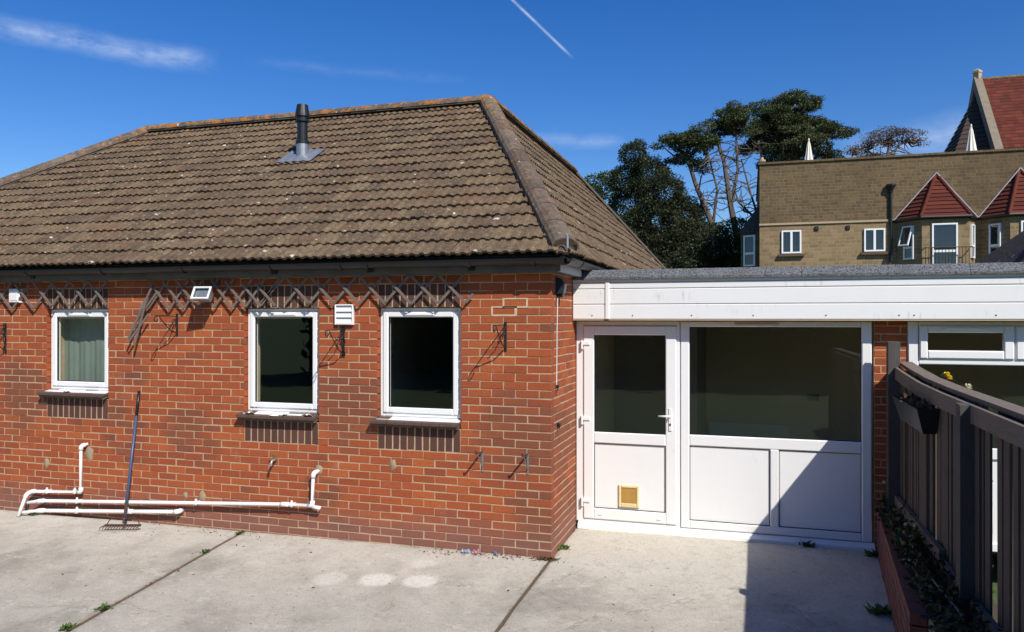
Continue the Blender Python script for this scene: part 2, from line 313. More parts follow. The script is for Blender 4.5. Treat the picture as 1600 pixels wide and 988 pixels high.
# ================================================================ mesh helpers
class MB:
    def __init__(s): s.v = []; s.f = []; s.t = []; s.cur = 0.0
    def add(s, vs, fs):
        o = len(s.v); s.v += [tuple(p) for p in vs]
        for f in fs: s.f.append([i + o for i in f]); s.t.append(s.cur)
    def box(s, x0, x1, y0, y1, z0, z1):
        s.add([(x0, y0, z0), (x1, y0, z0), (x1, y1, z0), (x0, y1, z0), (x0, y0, z1), (x1, y0, z1), (x1, y1, z1), (x0, y1, z1)],
              [(0, 3, 2, 1), (4, 5, 6, 7), (0, 1, 5, 4), (1, 2, 6, 5), (2, 3, 7, 6), (3, 0, 4, 7)])
    def cbox(s, x0, x1, y0, y1, z0, z1, c=.004):
        """box with chamfered front (-Y) edges"""
        s.add([(x0, y1, z0), (x1, y1, z0), (x1, y1, z1), (x0, y1, z1), (x0, y0 + c, z0), (x1, y0 + c, z0), (x1, y0 + c, z1), (x0, y0 + c, z1),
               (x0 + c, y0, z0 + c), (x1 - c, y0, z0 + c), (x1 - c, y0, z1 - c), (x0 + c, y0, z1 - c)],
              [(0, 3, 2, 1), (0, 1, 5, 4), (1, 2, 6, 5), (2, 3, 7, 6), (3, 0, 4, 7), (4, 5, 9, 8), (5, 6, 10, 9), (6, 7, 11, 10), (7, 4, 8, 11), (8, 9, 10, 11)])
    def obox(s, p0, p1, w, h, up=(0, 0, 1)):
        """bar of section w x h from p0 to p1"""
        p0, p1 = Vector(p0), Vector(p1); d = (p1 - p0).normalized(); u = Vector(up)
        a = d.cross(u).normalized() * (w / 2); b = a.normalized().cross(d).normalized() * (h / 2)
        vs = [p + i * a + j * b for p in (p0, p1) for i, j in ((-1, -1), (1, -1), (1, 1), (-1, 1))]
        s.add(vs, [(0, 1, 2, 3), (7, 6, 5, 4), (0, 4, 5, 1), (1, 5, 6, 2), (2, 6, 7, 3), (3, 7, 4, 0)])
    def tube(s, pts, r, n=8, caps=True):
        pts = [Vector(p) for p in pts]; rs = r if isinstance(r, (list, tuple)) else [r] * len(pts)
        rings = []; ref = None
        for i, p in enumerate(pts):
            d = (pts[min(i + 1, len(pts) - 1)] - pts[max(i - 1, 0)]).normalized()
            if ref is None: ref = Vector((0, 0, 1)) if abs(d.z) < .9 else Vector((1, 0, 0))
            a = d.cross(ref).normalized(); b = a.cross(d).normalized(); ref = b
            rings.append([p + (a * math.cos(2 * math.pi * k / n) + b * math.sin(2 * math.pi * k / n)) * rs[i] for k in range(n)])
        vs = [v for q in rings for v in q]; fs = []
        for i in range(len(pts) - 1):
            for k in range(n): fs.append((i * n + k, i * n + (k + 1) % n, (i + 1) * n + (k + 1) % n, (i + 1) * n + k))
        if caps: fs.append(tuple(range(n - 1, -1, -1))); fs.append(tuple(range(len(vs) - n, len(vs))))
        s.add(vs, fs)
    def lathe(s, c, prof, n=16):
        c = Vector(c); vs = []; fs = []
        for (r, z) in prof:
            for k in range(n): a = 2 * math.pi * k / n; vs.append(c + Vector((r * math.cos(a), r * math.sin(a), z)))
        for i in range(len(prof) - 1):
            for k in range(n): fs.append((i * n + k, i * n + (k + 1) % n, (i + 1) * n + (k + 1) % n, (i + 1) * n + k))
        fs.append(tuple(range(n - 1, -1, -1))); fs.append(tuple(range(len(vs) - n, len(vs))))
        s.add(vs, fs)
    def leaf(s, c, size, d=None, asp=.6):
        c = Vector(c)
        d = Vector(d).normalized() if d is not None else Vector((random.gauss(0, 1), random.gauss(0, 1), random.gauss(0, 1))).normalized()
        a = d.cross(Vector((random.gauss(0, 1), random.gauss(0, 1), random.gauss(0, 1)))).normalized() * size * asp * .5
        s.cur = random.random()
        s.add([c, c + d * size * .5 + a, c + d * size, c + d * size * .5 - a], [(0, 1, 2, 3)])
    def build(s, name, mat, parent=None, smooth=False, tint=False):
        me = bpy.data.meshes.new(name); me.from_pydata(s.v, [], s.f); me.update()
        if tint:
            at = me.attributes.new('tint', 'FLOAT', 'FACE'); at.data.foreach_set('value', s.t)
        if smooth: me.polygons.foreach_set('use_smooth', [True] * len(me.polygons))
        me.materials.append(M[mat] if isinstance(mat, str) else mat)
        o = bpy.data.objects.new(name, me); COL.objects.link(o)
        if parent is not None: o.parent = parent
        return o
def link(name, me, parent, loc=(0, 0, 0), rot=(0, 0, 0), scale=(1, 1, 1)):
    o = bpy.data.objects.new(name, me); COL.objects.link(o); o.parent = parent
    o.location = loc; o.rotation_euler = rot; o.scale = scale; return o
def tag(o, label, cat, group=None, kind=None):
    if label: o['label'] = label
    if cat: o['category'] = cat
    if group: o['group'] = group
    if kind: o['kind'] = kind
    return o
def empty(name, label, cat, group=None):
    o = bpy.data.objects.new(name, None); COL.objects.link(o); o.empty_display_size = .1
    return tag(o, label, cat, group)
def mesh_of(mb, name, mat):
    me = bpy.data.meshes.new(name); me.from_pydata(mb.v, [], mb.f); me.update(); me.materials.append(M[mat]); return me

# ================================================================ ground
def zg(x, y): return -.05 + .006 * x + .022 * max(min(y, 1.2), -5)
g = MB(); g.add([(-1500, -1500, -.30), (1500, -1500, -.30), (1500, 1500, -.30), (-1500, 1500, -.30)], [(0, 1, 2, 3)])
tag(g.build('ground', 'lawn'), None, None, kind='structure')
g = MB(); nx, ny = 30, 24
x0, x1, y0, y1 = -16, 14, -30, -4.6
g.add([(x0 + (x1 - x0) * i / nx, y0 + (y1 - y0) * j / ny, -.17 + .02 * mnoise.noise((i * .7, j * .7, 0))) for j in range(ny + 1) for i in range(nx + 1)],
      [(j * (nx + 1) + i, j * (nx + 1) + i + 1, (j + 1) * (nx + 1) + i + 1, (j + 1) * (nx + 1) + i) for j in range(ny) for i in range(nx)])
tag(g.build('lawn', 'lawn', smooth=True), None, None, kind='structure')
g = MB(); g.box(-10, 3.6, -4.7, 2.0, -.29, -.225); pbase = tag(g.build('patio', 'earth'), None, None, kind='structure')
def slab(corners, n=14):
    """one cast slab: bilinear patch with a rounded arris and slight unevenness"""
    A, B, C_, D = [Vector((*c, 0)) for c in corners]; vs = []; fs = []
    m = MB()
    for j in range(n + 1):
        for i in range(n + 1):
            u, v = i / n, j / n; p = (A * (1 - u) + B * u) * (1 - v) + (D * (1 - u) + C_ * u) * v
            e = .006 if i in (0, n) or j in (0, n) else 0
            jx = .012 * mnoise.noise((p.x * 3, p.y * 3, 1)) if i in (0, n) else 0
            vs.append((p.x + jx, p.y, zg(p.x, p.y) - e + .004 * mnoise.noise((p.x * 1.2, p.y * 1.2, 3))))
    for j in range(n):
        for i in range(n): fs.append((j * (n + 1) + i, j * (n + 1) + i + 1, (j + 1) * (n + 1) + i + 1, (j + 1) * (n + 1) + i))
    rim = [i for i in range(n + 1)] + [j * (n + 1) + n for j in range(1, n + 1)] + [n * (n + 1) + i for i in range(n - 1, -1, -1)] + [j * (n + 1) for j in range(n - 1, 0, -1)]
    o = len(vs); vs += [(vs[i][0], vs[i][1], vs[i][2] - .12) for i in rim]; L = len(rim)
    for k in range(L): fs.append((rim[k], o + k, o + (k + 1) % L, rim[(k + 1) % L]))
    m.add(vs, fs); return m.build('concrete_slab', 'concrete', pbase)
slab([(-9.5, -4.6), (-2.68, -4.6), (-3.245, .05), (-9.5, .05)])
slab([(-2.635, -4.6), (-.020, -4.6), (-.020, .05), (-3.205, .05)], 20)
slab([(.014, -4.6), (2.42, -4.6), (2.80, 1.12), (.014, 1.12)], 20)
def joint(p, q, w):
    m = MB(); n = 60; a, b = Vector((*p, 0)), Vector((*q, 0)); t = (b - a).normalized(); sd = Vector((-t.y, t.x, 0)) * w / 2; vs = []
    for i in range(n + 1):
        c_ = a.lerp(b, i / n)
        for k_ in (-1, -.4, .4, 1): v = c_ + sd * k_; vs.append((v.x, v.y, zg(v.x, v.y) - .012 + .010 * mnoise.noise((v.x * 9, v.y * 9, k_ * 3))))
    m.add(vs, [(4 * i + k_, 4 * i + k_ + 1, 4 * i + k_ + 5, 4 * i + k_ + 4) for i in range(n) for k_ in range(3)]); m.build('joint_filling', plain('joint_dirt', (.11, .078, .05), 1, 0, .5, 30, .8, 60), pbase)
joint((-2.6575, -4.6), (-3.225, .05), .06); joint((-.003, -4.6), (-.003, .0), .05)
# narrow edging strip beside the raised bed
slab([(2.43, -4.6), (2.56, -4.6), (2.93, .98), (2.81, .98)], 12)

# ================================================================ bungalow
bung = empty('brick_bungalow', 'red brick bungalow with brown tiled hipped roof and three white windows', 'bungalow')
ZK = lambda k: 2.34 - .075 * k
WIN = [(-5.79, -4.94, .99), (-3.21, -2.36, .84), (-1.715, -.868, .84)]       # x0, x1, bottom of the soldier panel
# mortar core with openings
c = MB(); Y0, Y1 = .0035, .28
xs = [-10.0]
for a, b, zb in WIN:
    c.box(xs[-1], a - .012, Y0, Y1, -.28, 2.52)
    c.box(a - .012, b + .012, Y0, Y1, -.28, zb + .222); c.box(a - .012, b + .012, Y0, Y1, 2.194, 2.52); xs.append(b + .012)
c.box(xs[-1], -Y0, Y0, Y1, -.28, 2.52)
c.box(-.28, -Y0, Y1, 9.5, -.28, 2.52)
wall = c.build('wall', 'mortar', bung)
# brick templates (chamfered, slightly irregular faces)
def brick_mesh(L, H, D, seed, mat):
    rr = random.Random(seed); m = MB(); m.cbox(-L / 2, L / 2, 0, D, -H / 2, H / 2, .0034)
    m.v = [(x + rr.uniform(-.0022, .0022), y + (rr.uniform(-.0014, .0018) if y < D * .5 else 0), z + rr.uniform(-.0018, .0018)) for x, y, z in m.v]
    return mesh_of(m, 'brick', mat)
BR = [brick_mesh(.215, .065, .10, i, 'brick') for i in range(7)]
SB = [brick_mesh(.065, .215, .10, 20 + i, 'dbrick') for i in range(4)]
pieces = []      # (dist, mesh, loc, rotz, scale)
def put(me, x, y, z, rz=0, sx=1.0, sz=1.0):
    pieces.append(((Vector((x, y, z)) - CAM).length, me, (x, y, z), rz, (sx, 1, sz)))
rb = random.Random(3)
for k in range(-3, 33):
    zc = ZK(k + .5)
    off = .1125 if k % 2 == 0 else 0.0
    edges = [0.0] + [-(off + .225 * m) for m in range(0 if off else 1, 46)]
    holes = [(a, b) for a, b, zb in WIN if zb - .01 < zc < 2.415]
    for i in range(len(edges) - 1):
        r_, l_ = edges[i], edges[i + 1]
        if l_ < -9.2: break
        segs = [(l_, r_)]
        for a, b in holes:
            ns = []
            for p, q in segs:
                if q <= a or p >= b: ns.append((p, q))
                else:
                    if p < a: ns.append((p, a))
                    if q > b: ns.append((b, q))
            segs = ns
        for p, q in segs:
            if q - p < .03: continue
            p2, q2 = p + .0042 + rb.uniform(-.0025, .0025), q - .0042 + rb.uniform(-.0025, .0025)
            if abs(q) < 1e-6: q2 = 0.0
            if any(abs(p - b) < 1e-6 for a, b in holes): p2 = p + .001
            if any(abs(q - a) < 1e-6 for a, b in holes): q2 = q - .001
            put(rb.choice(BR), (p2 + q2) / 2, rb.uniform(-.0018, .0018), zc + rb.uniform(-.0022, .0022), rb.uniform(-.002, .002), (q2 - p2) / .215, rb.uniform(1.0, 1.065))
    # return wall, faces +X
    st = .2225 if k % 2 == 0 else .1075
    y = st if k % 2 == 0 else .1075
    if k % 2 == 0: put(rb.choice(BR), .0, .1125 + .0525, zc, R(90), (.215 - .1) / .215, 1)
    while y < 1.30:
        e = y + .225
        put(rb.choice(BR), rb.uniform(-.001, .0015), (y + e) / 2, zc + rb.uniform(-.0015, .0015), R(90), (.215 + rb.uniform(-.003, .003)) / .215, rb.uniform(.97, 1.02)); y = e
pieces.sort(key=lambda t: t[0])
stuff = MB()
def bake(mb, me, loc, rz, sc, tint):
    mt = Matrix.Translation(loc) @ Matrix.Rotation(rz, 4, 'Z') @ Matrix.Diagonal((*sc, 1))
    mb.cur = tint; mb.add([mt @ v.co for v in me.vertices], [tuple(p.vertices) for p in me.polygons])
for n, (d, me, loc, rz, sc) in enumerate(pieces):
    if n < 300: link('brick', me, wall, loc, (0, 0, rz), sc)
    else: bake(stuff, me, loc, rz, sc, rb.random())
tag(stuff.build('brick', 'brick', wall, tint=True), None, None, kind='stuff')
# dark soldier bricks above and below each window
for a, b, zb in WIN:
    n = 11; w = (b - a) / n
    for z0 in (zb, 2.19):
        for i in range(n):
            link('soldier_brick', rb.choice(SB), wall, (a + w * (i + .5), rb.uniform(-.001, .002), z0 + .1125), (0, 0, rb.uniform(-.004, .004)), ((w - .0115 + rb.uniform(-.002, .002)) / .065, 1, 1))
# two replaced bricks in pale mortar, and old mortar blobs
pm = MB(); pm_ring = []
for x, z in ((-.34, ZK(1.5)), (-.45, ZK(2.5))):
    pm_ring.append((x, z))
for q, (x, z) in enumerate(pm_ring):
    w_, b_ = .1125, .007
    for p0, p1, q0, q1 in ((x - w_ - b_, x - w_ + b_ * 1.4, z - .044, z + .044), (x + w_ - b_ * 1.2, x + w_ + b_ * (2.2 if q else 1), z - .044, z + .044), (x - w_ + b_ * 1.4, x + w_ - b_ * 1.2, z - .046, z - .030), (x - w_ + b_ * 1.4, x + w_ - b_ * 1.2, z + .032, z + .044)): pm.box(p0, p1, -.0035, .002, q0, q1)
pm.build('repointing', plain('pale_mortar', (.52, .41, .28), .95, 0, .3, 20, .5), wall)
def blob(x, z, r, zs=1.3):
    m = MB(); n = 12; rr = random.Random(int(x * 100)); vs = [(x, -.014, z)]
    for q, (f, y) in enumerate(((.55, -.011), (1.0, -.0005))):
        for k in range(n): a = 2 * math.pi * k / n; j = rr.uniform(.75, 1.2); vs.append((x + math.cos(a) * r * f * j, y, z + math.sin(a) * r * f * j * zs))
    fs = [(0, 1 + (k + 1) % n, 1 + k) for k in range(n)] + [(1 + k, 1 + (k + 1) % n, 1 + n + (k + 1) % n, 1 + n + k) for k in range(n)]
    m.add(vs, fs); return m.build('mortar_patch', plain('mortar_blob', (.30, .24, .15), .95, 0, .3, 30, .5), wall, smooth=True)
blob(-5.19, .60, .055, 1.7); blob(-5.79, .475, .04); blob(-3.72, .245, .05, 1.2); blob(-3.93, .245, .03); blob(-2.355, .60, .045, 1.0); blob(-1.55, .70, .035, 1.5)

# ---- windows in the bungalow
def casement(parent, x0, x1, z0, z1, y, vent=True):
    f = MB(); t = .045; d = .07
    f.cbox(x0, x0 + t, y, y + d, z0, z1, .005); f.cbox(x1 - t, x1, y, y + d, z0, z1, .005)
    f.cbox(x0 + t, x1 - t, y, y + d, z1 - t, z1, .005); f.cbox(x0 + t, x1 - t, y, y + d, z0, z0 + t, .005)
    w = f.build('window', 'upvc', parent)
    s = MB(); a, b, c_, e = x0 + t - .012, x1 - t + .012, z0 + t - .012, z1 - t + .012; q = .055; ys = y - .014
    s.cbox(a, a + q, ys, ys + .06, c_, e, .008); s.cbox(b - q, b, ys, ys + .06, c_, e, .008)
    s.cbox(a + q, b - q, ys, ys + .06, e - q, e, .008); s.cbox(a + q, b - q, ys, ys + .06, c_, c_ + q, .008)
    s.build('sash', 'upvc', w)
    gk = MB(); i0, i1, j0, j1 = a + q, b - q, c_ + q, e - q; r_ = .008
    for (p, q2, u, v) in ((i0, i0 + r_, j0, j1), (i1 - r_, i1, j0, j1), (i0 + r_, i1 - r_, j0, j0 + r_), (i0 + r_, i1 - r_, j1 - r_, j1)): gk.box(p, q2, ys + .014, ys + .03, u, v)
    gk.build('gasket', 'black', w)
    p = MB(); p.box(i0 + .001, i1 - .001, ys + .022, ys + .026, j0 + .001, j1 - .001); p.build('pane', 'glass', w)
    if vent:
        v = MB(); xm = (x0 + x1) / 2; v.cbox(xm - .15, xm + .15, ys - .02, ys - .0005, e - .042, e - .014, .006); v.build('trickle_vent', 'upvc', w)
    sl_ = MB(); sl_.add([(x0 - .0, y - .085, z0 - .022), (x1, y - .085, z0 - .022), (x1, y + .02, z0 - .001), (x0, y + .02, z0 - .001), (x0, y - .085, z0 - .034), (x1, y - .085, z0 - .034), (x1, y + .02, z0 - .034), (x0, y + .02, z0 - .034)],
                        [(0, 1, 2, 3), (7, 6, 5, 4), (4, 5, 1, 0), (5, 6, 2, 1), (6, 7, 3, 2), (7, 4, 0, 3)]); sl_.build('sill', 'upvc', w)
    return w
for a, b, zb in WIN:
    zs = zb + .225
    casement(bung, a + .003, b - .003, zs + .085, 2.187, .05)
    # two layers of brown clay tiles form the outer sill
    n = 5; w = (b - a + .05) / n
    for lay, (yo, zo, col) in enumerate(((-.062, -.004, 'lichen'), (-.085, .022, 'quarry'))):
        for i in range(n if lay else n - 1):
            wi = w if lay else (b - a + .04) / (n - 1)
            xa = a - .045 + wi * i + .003; xb = xa + wi - .006; r1 = random.uniform(-.002, .002)
            m = MB(); za = zs + .004 + zo + r1; th = .024
            m.add([(xa, yo, za), (xb, yo, za), (xb, .048, za + .030), (xa, .048, za + .030), (xa, yo, za + th), (xb, yo, za + th), (xb, .048, za + .030 + th), (xa, .048, za + .030 + th)],
                  [(0, 3, 2, 1), (4, 5, 6, 7), (0, 1, 5, 4), (1, 2, 6, 5), (2, 3, 7, 6), (3, 0, 4, 7)])
            m.build('sill_tile', col, bung)
# rooms behind the windows
rm = MB()
def inroom(m, x0, x1, y0, y1, z0, z1):
    """five inner faces of a room, open towards -Y"""
    v = [(x0, y0, z0), (x1, y0, z0), (x1, y1, z0), (x0, y1, z0), (x0, y0, z1), (x1, y0, z1), (x1, y1, z1), (x0, y1, z1)]
    m.add(v, [(0, 1, 2, 3), (7, 6, 5, 4), (3, 2, 6, 7), (0, 3, 7, 4), (2, 1, 5, 6)])
inroom(rm, -9.6, -4.2, .285, 4.2, 0, 2.4); inroom(rm, -4.1, -2.0, .285, 4.2, 0, 2.4); inroom(rm, -1.95, -.3, .285, 4.2, 0, 2.4)
rm.build('interior', 'dark', bung)
cu = MB(); n = 60
cu.add([(-5.85 + .95 * i / n, .24 + .006 * math.sin(i * .5) + .004 * math.sin(i * 1.3), z) for z in (1.25, 2.2) for i in range(n + 1)], [(i, i + 1, n + 2 + i, n + 1 + i) for i in range(n)])
cu.build('curtain', 'curtain', bung, smooth=True)

# ---- roof
ZE, YE = 2.66, -.18
PF = math.atan2(2.51, 4.02); PS = math.atan2(2.51, 2.10)           # front and side pitches
RX, RY, RZ = -1.92, 3.84, 5.17; RXL = -7.92; RYB = 9.4; YB = 13.2
HC = Vector((.18, YE, ZE)); AP = Vector((RX, RY, RZ)); LC = Vector((RXL - 2.1, YE, ZE)); AL = Vector((RXL, RY, RZ)); BR_ = Vector((RX, RYB, RZ)); BC = Vector((.18, YB, ZE))
u = MB(); dz = Vector((0, 0, -.03))
u.add([LC + dz, HC + dz, AP + dz, AL + dz, BR_ + dz, BC + dz, Vector((RXL - 2.1, 9, ZE)) + dz, Vector((RXL, RYB, RZ)) + dz], [(0, 1, 2, 3), (1, 5, 4, 2), (0, 3, 7, 6), (3, 2, 4, 7), (7, 4, 5, 6)])
roof = u.build('roof', 'darktile', bung)
# interlocking tile with two flat rolls
def tile_mesh():
    W_, L = .2, .325; prof = [(0, 0), (.010, 0), (.022, .013), (.060, .014), (.074, 0), (.110, 0), (.122, .013), (.160, .014), (.174, 0), (.2, 0)]
    vs = []; fs = []; n = len(prof)
    for (x, h) in prof: vs.append((x - .1, 0, h + .031))
    for (x, h) in prof: vs.append((x - .1, L, h + .004))
    for (x, h) in prof: vs.append((x - .1, .002, h + .008))
    for i in range(n - 1): fs.append((i, i + 1, n + i + 1, n + i)); fs.append((2 * n + i, 2 * n + i + 1, i + 1, i))
    fs.append((0, n, 2 * n)); fs.append((n - 1, 3 * n - 1, 2 * n - 1))
    m = MB(); m.add(vs, fs); return m
TM = tile_mesh(); TME = mesh_of(TM, 'tile', 'tile')
rt = random.Random(11); tiles = []
GA = .27
def slope(origin, along, up, nrow, amin, amax, planes):
    """lay tiles on a slope; planes = [(point, outward normal)] cuts at hips"""
    along, up = Vector(along), Vector(up); nor = along.cross(up)
    base = Matrix((along, up, nor)).transposed()
    for r in range(nrow):
        a = amin + (.1 if r % 2 else 0)
        while a < amax:
            p = Vector(origin) + along * (a + rt.uniform(-.004, .004)) + up * (r * GA - .03 + rt.uniform(-.008, .008) - (rt.uniform(.015, .04) if rt.random() < .03 else 0))
            jit = Matrix.Rotation(rt.gauss(0, .012), 3, nor) @ Matrix.Rotation(rt.gauss(0, .012), 3, along)
            mt = Matrix.Translation(p + nor * rt.uniform(0, .005)) @ (jit @ base).to_4x4()
            cs = [mt @ Vector(v) for v in ((-.1, 0, 0), (.1, 0, 0), (-.1, .325, 0), (.1, .325, 0))]
            st = 0
            for q, nn in planes:
                ds = [(c_ - q).dot(nn) for c_ in cs]
                if min(ds) > 0: st = 2; break
                if max(ds) > 0: st = 1
            if st < 2: tiles.append(((p - CAM).length, mt, planes if st == 1 else None))
            a += .2
hipn = Vector((AP.y - HC.y, HC.x - AP.x, 0)).normalized()          # outward (right) of the front slope at the right hip
lipn = Vector((-(AL.y - LC.y), -(LC.x - AL.x) * -1, 0)).normalized(); lipn = Vector((-(AL.y - LC.y), (AL.x - LC.x), 0)).normalized()
bipn = Vector(((BC.y - BR_.y), (BR_.x - BC.x) * -1, 0)).normalized(); bipn = Vector((BC.y - BR_.y, -(BC.x - BR_.x), 0)).normalized()
if bipn.y < 0: bipn = -bipn
top_f = (Vector((0, RY - .02, 0)), Vector((0, 1, 0))); top_s = (Vector((RX + .02, 0, 0)), Vector((-1, 0, 0)))
slope((0, YE, ZE), (1, 0, 0), (0, math.cos(PF), math.sin(PF)), 18, -10.2, .4, [(HC, hipn), (LC, lipn), top_f])
slope((.18, 0, ZE), (0, 1, 0), (-math.cos(PS), 0, math.sin(PS)), 13, -.3, 13.4, [(HC, -hipn), (BC, bipn), top_s])
tiles.sort(key=lambda t: t[0]); ts = MB(); cnt = 0
for d, mt, cut in tiles:
    if cut:
        bm = bmesh.new(); bm.from_mesh(TME); bm.transform(mt)
        for q, nn in cut: bmesh.ops.bisect_plane(bm, geom=bm.verts[:] + bm.edges[:] + bm.faces[:], plane_co=q, plane_no=nn, clear_outer=True)
        bm.verts.index_update(); ts.cur = rt.random()
        if len(bm.faces): ts.add([v.co.copy() for v in bm.verts], [tuple(v.index for v in f.verts) for f in bm.faces])
        bm.free()
    elif cnt < 300:
        o = link('tile', TME, roof); o.matrix_basis = mt; cnt += 1
    else:
        ts.cur = rt.random(); ts.add([mt @ v.co for v in TME.vertices], [tuple(p.vertices) for p in TME.polygons])
tag(ts.build('tile', 'tile', roof, tint=True), None, None, kind='stuff')
BEDM = plain('old_bedding', (.105, .088, .070), .95, 0, .5, 25, .6, 60)
# half-round ridge and hip tiles on a mortar bed
def cap_line(p0, p1, name, r=.125, L=.43):
    p0, p1 = Vector(p0), Vector(p1); d = (p1 - p0); n = max(1, round(d.length / L)); d.normalize(); step = (p1 - p0).length / n
    side = d.cross(Vector((0, 0, 1))).normalized(); up = side.cross(d).normalized()
    bed = MB(); bed.obox(p0 - up * .01, p1 - up * .01, .225, .05, up); bed.build('mortar_bed', BEDM, roof)
    for i in range(n):
        a = p0 + d * (i * step - .012); b = p0 + d * ((i + 1) * step + .012); m = MB(); vs = []; k = 9
        for q, (pt, rr) in enumerate(((a, r * rt.uniform(1.0, 1.05)), (b, r * rt.uniform(.95, 1.0)))):
            for rad in (rr, rr - .018):
                for j in range(k): t = math.pi * j / (k - 1); vs.append(pt + side * math.cos(t) * rad + up * (math.sin(t) * rad * .82 + .008 - .02))
        fs = []
        for j in range(k - 1): fs += [(j, j + 1, 2 * k + j + 1, 2 * k + j), (k + j + 1, k + j, 3 * k + j, 3 * k + j + 1), (j + 1, j, k + j, k + j + 1), (2 * k + j, 2 * k + j + 1, 3 * k + j + 1, 3 * k + j)]
        m.add(vs, fs); m.build(name, 'ridge', roof, smooth=False)
cap_line(HC + Vector((-.03, .06, .05)), AP + Vector((0, 0, .05)), 'hip_tile')
m = MB(); _d = (AP - HC).normalized(); _s = _d.cross(Vector((0, 0, 1))).normalized(); _u = _s.cross(_d).normalized(); _p = HC + Vector((-.03, .06, .05)) + _d * .012
m.add([_p + _s * math.cos(math.pi * j / 8) * .112 + _u * (math.sin(math.pi * j / 8) * .112 * .82 - .012) - _d * (.008 if j % 2 else 0) for j in range(9)], [tuple(range(9))]); m.build('mortar_plug', 'mortar', roof)
cap_line(AP + Vector((0, 0, .05)), AL + Vector((0, 0, .05)), 'ridge_tile')
cap_line(AL + Vector((0, 0, .05)), LC + Vector((0, 0, .05)), 'hip_tile')
cap_line(AP + Vector((0, 0, .05)), BR_ + Vector((0, 0, .05)), 'ridge_tile')
cap_line(BR_ + Vector((0, 0, .04)), BC + Vector((0, 0, .0)), 'hip_tile', .075)
h = MB(); hx = HC + Vector((-.015, -.03, .0)); h.tube([hx + Vector((-.03, .06, -.02)), hx + Vector((.03, -.02, -.01)), hx + Vector((.035, -.03, .03)), hx + Vector((.035, -.03, .13)), hx + Vector((.02, -.015, .15))], .011, 6); h.build('hip_iron', 'galv', roof)
# fascia, soffit, gutters
f = MB(); f.box(-10, .10, -.10, -.078, 2.50, 2.645); f.build('fascia', 'fasc', bung)
f = MB(); f.box(.078, .10, -.078, .82, 2.50, 2.645); f.box(.078, .10, 1.3, 9.5, 2.53, 2.645); f.build('fascia', plain('white_fascia', (.62, .61, .585), .5, 0, .15, 5), bung)
f = MB(); f.box(-10, .078, -.078, .0, 2.497, 2.512); f.box(.002, .078, .0, .82, 2.497, 2.512); f.build('soffit', 'fasc', bung)
def gutter(p0, p1, name='gutter', r=.056, mat='black'):
    p0, p1 = Vector(p0), Vector(p1); d = (p1 - p0).normalized(); side = d.cross(Vector((0, 0, 1))).normalized(); k = 9; vs = []; fs = []
    for pt in (p0, p1):
        for rad in (r, r - .004):
            for j in range(k): t = math.pi * j / (k - 1); vs.append(pt + side * math.cos(t) * rad - Vector((0, 0, 1)) * math.sin(t) * rad)
    for j in range(k - 1): fs += [(j, j + 1, 2 * k + j + 1, 2 * k + j), (k + j, k + j + 1, 3 * k + j + 1, 3 * k + j)]
    fs += [(0, 2 * k, 3 * k, k), (k - 1, 2 * k - 1, 4 * k - 1, 3 * k - 1)] + [(j, k + j, k + j + 1, j + 1) for j in range(k - 1)] + [(2 * k + j, 2 * k + j + 1, 3 * k + j + 1, 3 * k + j) for j in range(k - 1)]
    m = MB(); m.add(vs, fs); return m.build(name, mat, bung, smooth=False)
GY, GZ, GX = -.160, 2.612, .162
gut = gutter((-10, GY, GZ), (.10, GY, GZ)); gutter((GX, -.10, GZ), (GX, 9.5, GZ - .005), mat=plain('painted_sun_gutter', (.055, .06, .063), .5, 0, .3, 9))  # side gutter: lighter grey has sunlight painted into the colour
gutter((.07, GY, GZ), (.162, GY + .0, GZ), 'gutter_angle', .061); gutter((GX, GY, GZ), (GX, -.04, GZ), 'gutter_angle', .061)
for x in (-9, -7.95, -6.9, -5.88, -4.85, -3.82, -2.79, -2.02, -1.74, -.72, -.12): gutter((x - .018, GY, GZ - .001), (x + .018, GY, GZ - .001), 'gutter_bracket', .064)
for y in (.35, 1.3, 2.3, 3.3): gutter((GX, y - .018, GZ), (GX, y + .018, GZ), 'gutter_bracket', .064)
for x in (-5.88, -2.79, -1.74, -.72):
    m = MB(); m.box(x - .03, x + .03, -.112, -.1005, 2.52, 2.57); m.build('bracket_plate', 'black', bung)

# flue through the roof
fl = empty('flue_pipe', 'black boiler flue with conical cap and lead slate standing on the roof', 'flue')
FX, FY = -4.0, 2.3
m = MB(); m.lathe((FX, FY, 0), [(.082, 4.12), (.082, 4.42)], 20); m.build('flashing_sleeve', 'galv', fl, smooth=False)
m = MB(); m.lathe((FX, FY, 0), [(.068, 4.40), (.068, 4.70), (.072, 4.70), (.072, 4.74)], 20); m.build('pipe', 'black', fl)
m = MB(); m.lathe((FX, FY, 0), [(.082, 4.40), (.088, 4.405), (.088, 4.445), (.070, 4.455)], 20); m.build('collar', 'black', fl)
m = MB(); m.lathe((FX, FY, 0), [(.080, 4.695), (.092, 4.70), (.092, 4.712), (.078, 4.72), (.078, 4.765), (.097, 4.768), (.093, 4.80), (.072, 4.925), (.066, 4.925)], 20); m.build('terminal', 'black', fl)
m = MB(); up = Vector((0, math.cos(PF), math.sin(PF))); nr = Vector((0, -math.sin(PF), math.cos(PF))); c0 = Vector((FX, FY, ZE + math.tan(PF) * (FY + .18))) + nr * .05
vs = []; nu, nv = 14, 8
for j in range(nv + 1):
    for i in range(nu + 1):
        a, b = -.27 + .54 * i / nu, -.22 + .44 * j / nv; vs.append(c0 + Vector((a, 0, 0)) + up * b + nr * (.006 * math.sin(i * 1.9) + .02 * math.exp(-(a * a + b * b) / .015)))
